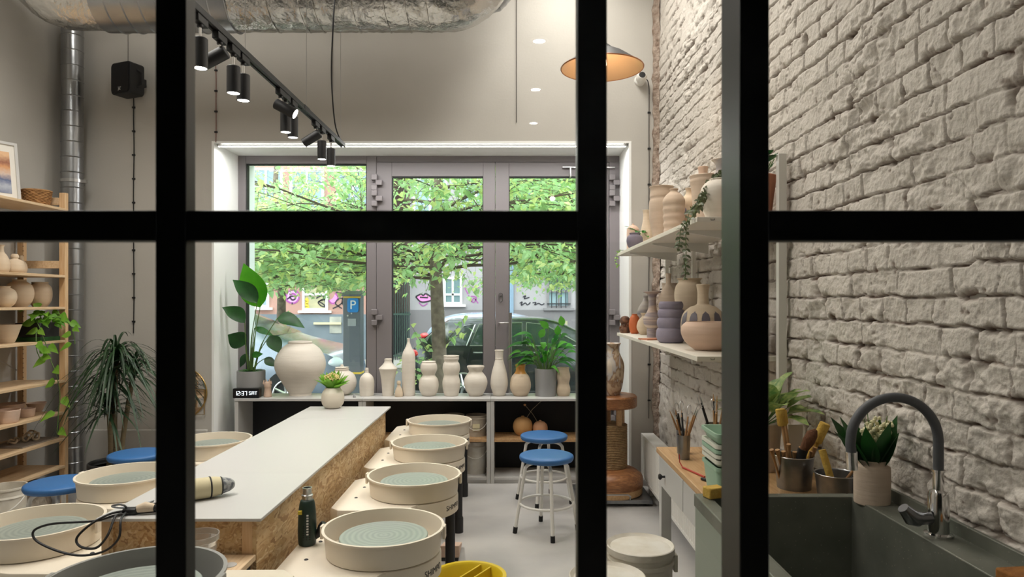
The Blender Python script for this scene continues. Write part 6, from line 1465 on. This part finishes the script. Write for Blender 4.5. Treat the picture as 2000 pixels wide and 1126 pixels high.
B(-.05, .06, -.106, -.1, hm-.48, hm-.38).build('notice_plate', mat('notice plate', c(150, 152, 156), .5), t)
k = MB(); k.cyl((-.05, -.11, hm-.34), (-.05, -.1, hm-.34), .012, 12); k.cyl((.0, -.11, hm-.31), (.0, -.1, hm-.31), .01, 12); k.build('button', M['steel'], t)

# ------------------------------------------------------------------ street tree
Ytr = 9.0; xt = P(857, Ytr)
t = thing('street_tree', 'lime tree on the pavement outside with a dense bright green crown', 'tree', (xt, Ytr, GZ))
rg = random.Random(77)
tr = [(.03, 0, 0), (.02, 0, .6), (.0, 0, 1.2), (-.03, 0, 1.9), (-.05, 0, 2.4), (-.02, .05, 3.2), (.05, .1, 4.2), (.0, 0, 5.4)]
MB().tube(spath(tr, 5), [.115-.0022*i for i in range(36)], 20).build('trunk', M['bark'], t)
br = MB(); LV = [[], []]
def twig(p, d, L, rad, depth):
    n = 5; pts = [Vector(p)]; dd = Vector(d).normalized()
    for i in range(n): dd = (dd+rv2(.16)+Vector((0, 0, -.02))).normalized(); pts.append(pts[-1]+dd*L/n)
    if Vector(p).length > 1.6 and min(q.z for q in pts) < 1.78: return
    if min(q.y for q in pts) > -1.9 and max(abs(q.x) for q in pts) < 3.7: br.tube(pts, [rad*(1-.75*i/n) for i in range(n+1)], 5)
    if depth > 0:
        for i in range(1, n+1):
            for s_ in range(2):
                d2 = (dd+Vector((rg.uniform(-1, 1), rg.uniform(-1, 1), rg.uniform(-.45, .35)))).normalized(); twig(pts[i], d2, L*rg.uniform(.4, .6), rad*.35, depth-1)
    else:
        for i in range(1, n+1):
            for s_ in range(2): leafat(pts[i]+rv2(.04), dd)
def rv2(a): return Vector((rg.uniform(-a, a), rg.uniform(-a, a), rg.uniform(-a, a)))
lm1, lm2 = MB(), MB()
def leafat(p, dd):
    if p.y < -1.75 or (p.z < 1.72+.3*math.sin(p.x*5+p.y*3) and p.length > 1.6): return
    if abs(p.x) > 3.6 or p.y > 2.2: return
    sz = rg.uniform(.055, .105); d = Vector((rg.uniform(-1, 1), rg.uniform(-1, 1), rg.uniform(-.9, .2)))
    (lm1 if rg.random() < .7 else lm2).leaf(p, d, sz, sz*.85, up=(rg.uniform(-.5, .5), rg.uniform(-.9, .3), 1), droop=.2, fold=.15, n=3, prof='heart')
# large limbs spread over the pavement towards the shop and along the street
for i in range(17):
    a = i*2.39996; zz = 2.05+.17*(i % 9)+rg.uniform(-.1, .1); d = Vector((math.cos(a)*1.25, math.sin(a)*.75, rg.uniform(.12, .5))); twig((0, 0, zz), d, rg.uniform(1.9, 2.7), .026, 2)
for d, zz in (((-1, -.1, .05), 2.2), ((-1, .2, .15), 2.5), ((-1, -.25, .3), 2.6), ((1, -.1, .02), 2.25), ((1, .15, .2), 2.6), ((-.6, -.6, .1), 2.3), ((.7, -.5, .1), 2.35), ((.2, -1, .1), 2.4), ((-.8, -.5, -.02), 2.15), ((.9, -.4, -.02), 2.15), ((-1, .1, -.03), 2.0), ((1, .2, -.03), 2.05), ((.4, -.9, 0), 2.1), ((-.3, -1, 0), 2.15), ((-1, .4, .1), 2.3), ((-.8, .7, .1), 2.2), ((1, .5, .1), 2.3), ((.6, -.7, -.02), 2.3)):
    twig((0, 0, zz), d, 2.6, .022, 2)
# low shoots at the foot
for (x, y, z, dx, dz_) in ((-.1, -.05, .55, -.7, .7), (-.08, 0, .9, -.9, .5), (-.1, .0, .35, -.8, .4), (-.1, -.05, 1.0, -.5, .9), (.1, -.05, 1.15, .3, .4), (-.1, 0, .7, -1, .25)):
    twig((x, y, z), (dx, -.1, dz_), .5, .006, 0); twig((x, y, z), (dx*.8, .1, dz_*.5), .35, .006, 0)
bo = br.build('branches', mat('twig bark', c(84, 72, 60), .9), t); 
lm1.build('foliage', leafmat('lime leaf', c(156, 198, 132), c(188, 218, 162), 3, .5), t, smooth=0); lm2.build('yellow_foliage', leafmat('young lime leaf', c(200, 218, 130), c(220, 230, 160), 3, .5), t, smooth=0)
print('LEAVES', len(lm1.f)//6, len(lm2.f)//6, 'branch verts', len(br.v))
# a second tree farther along the street fills the left window
t2 = thing('street_tree', 'second lime tree farther left along the pavement, only its crown in view', 'tree', (-4.7, 13.9, GZ))
for ch in t.children:
    n_ = ch.copy(); scn.collection.objects.link(n_); n_.parent = t2
t2.scale = (1, 1, 1); t2.rotation_euler = (0, 0, 2.1)
t3 = thing('street_tree', 'third lime tree farther right along the far kerb, only its crown in view', 'tree', (2.1, 14.3, GZ))
for ch in t.children:
    n_ = ch.copy(); scn.collection.objects.link(n_); n_.parent = t3
t3.rotation_euler = (0, 0, 4.0)
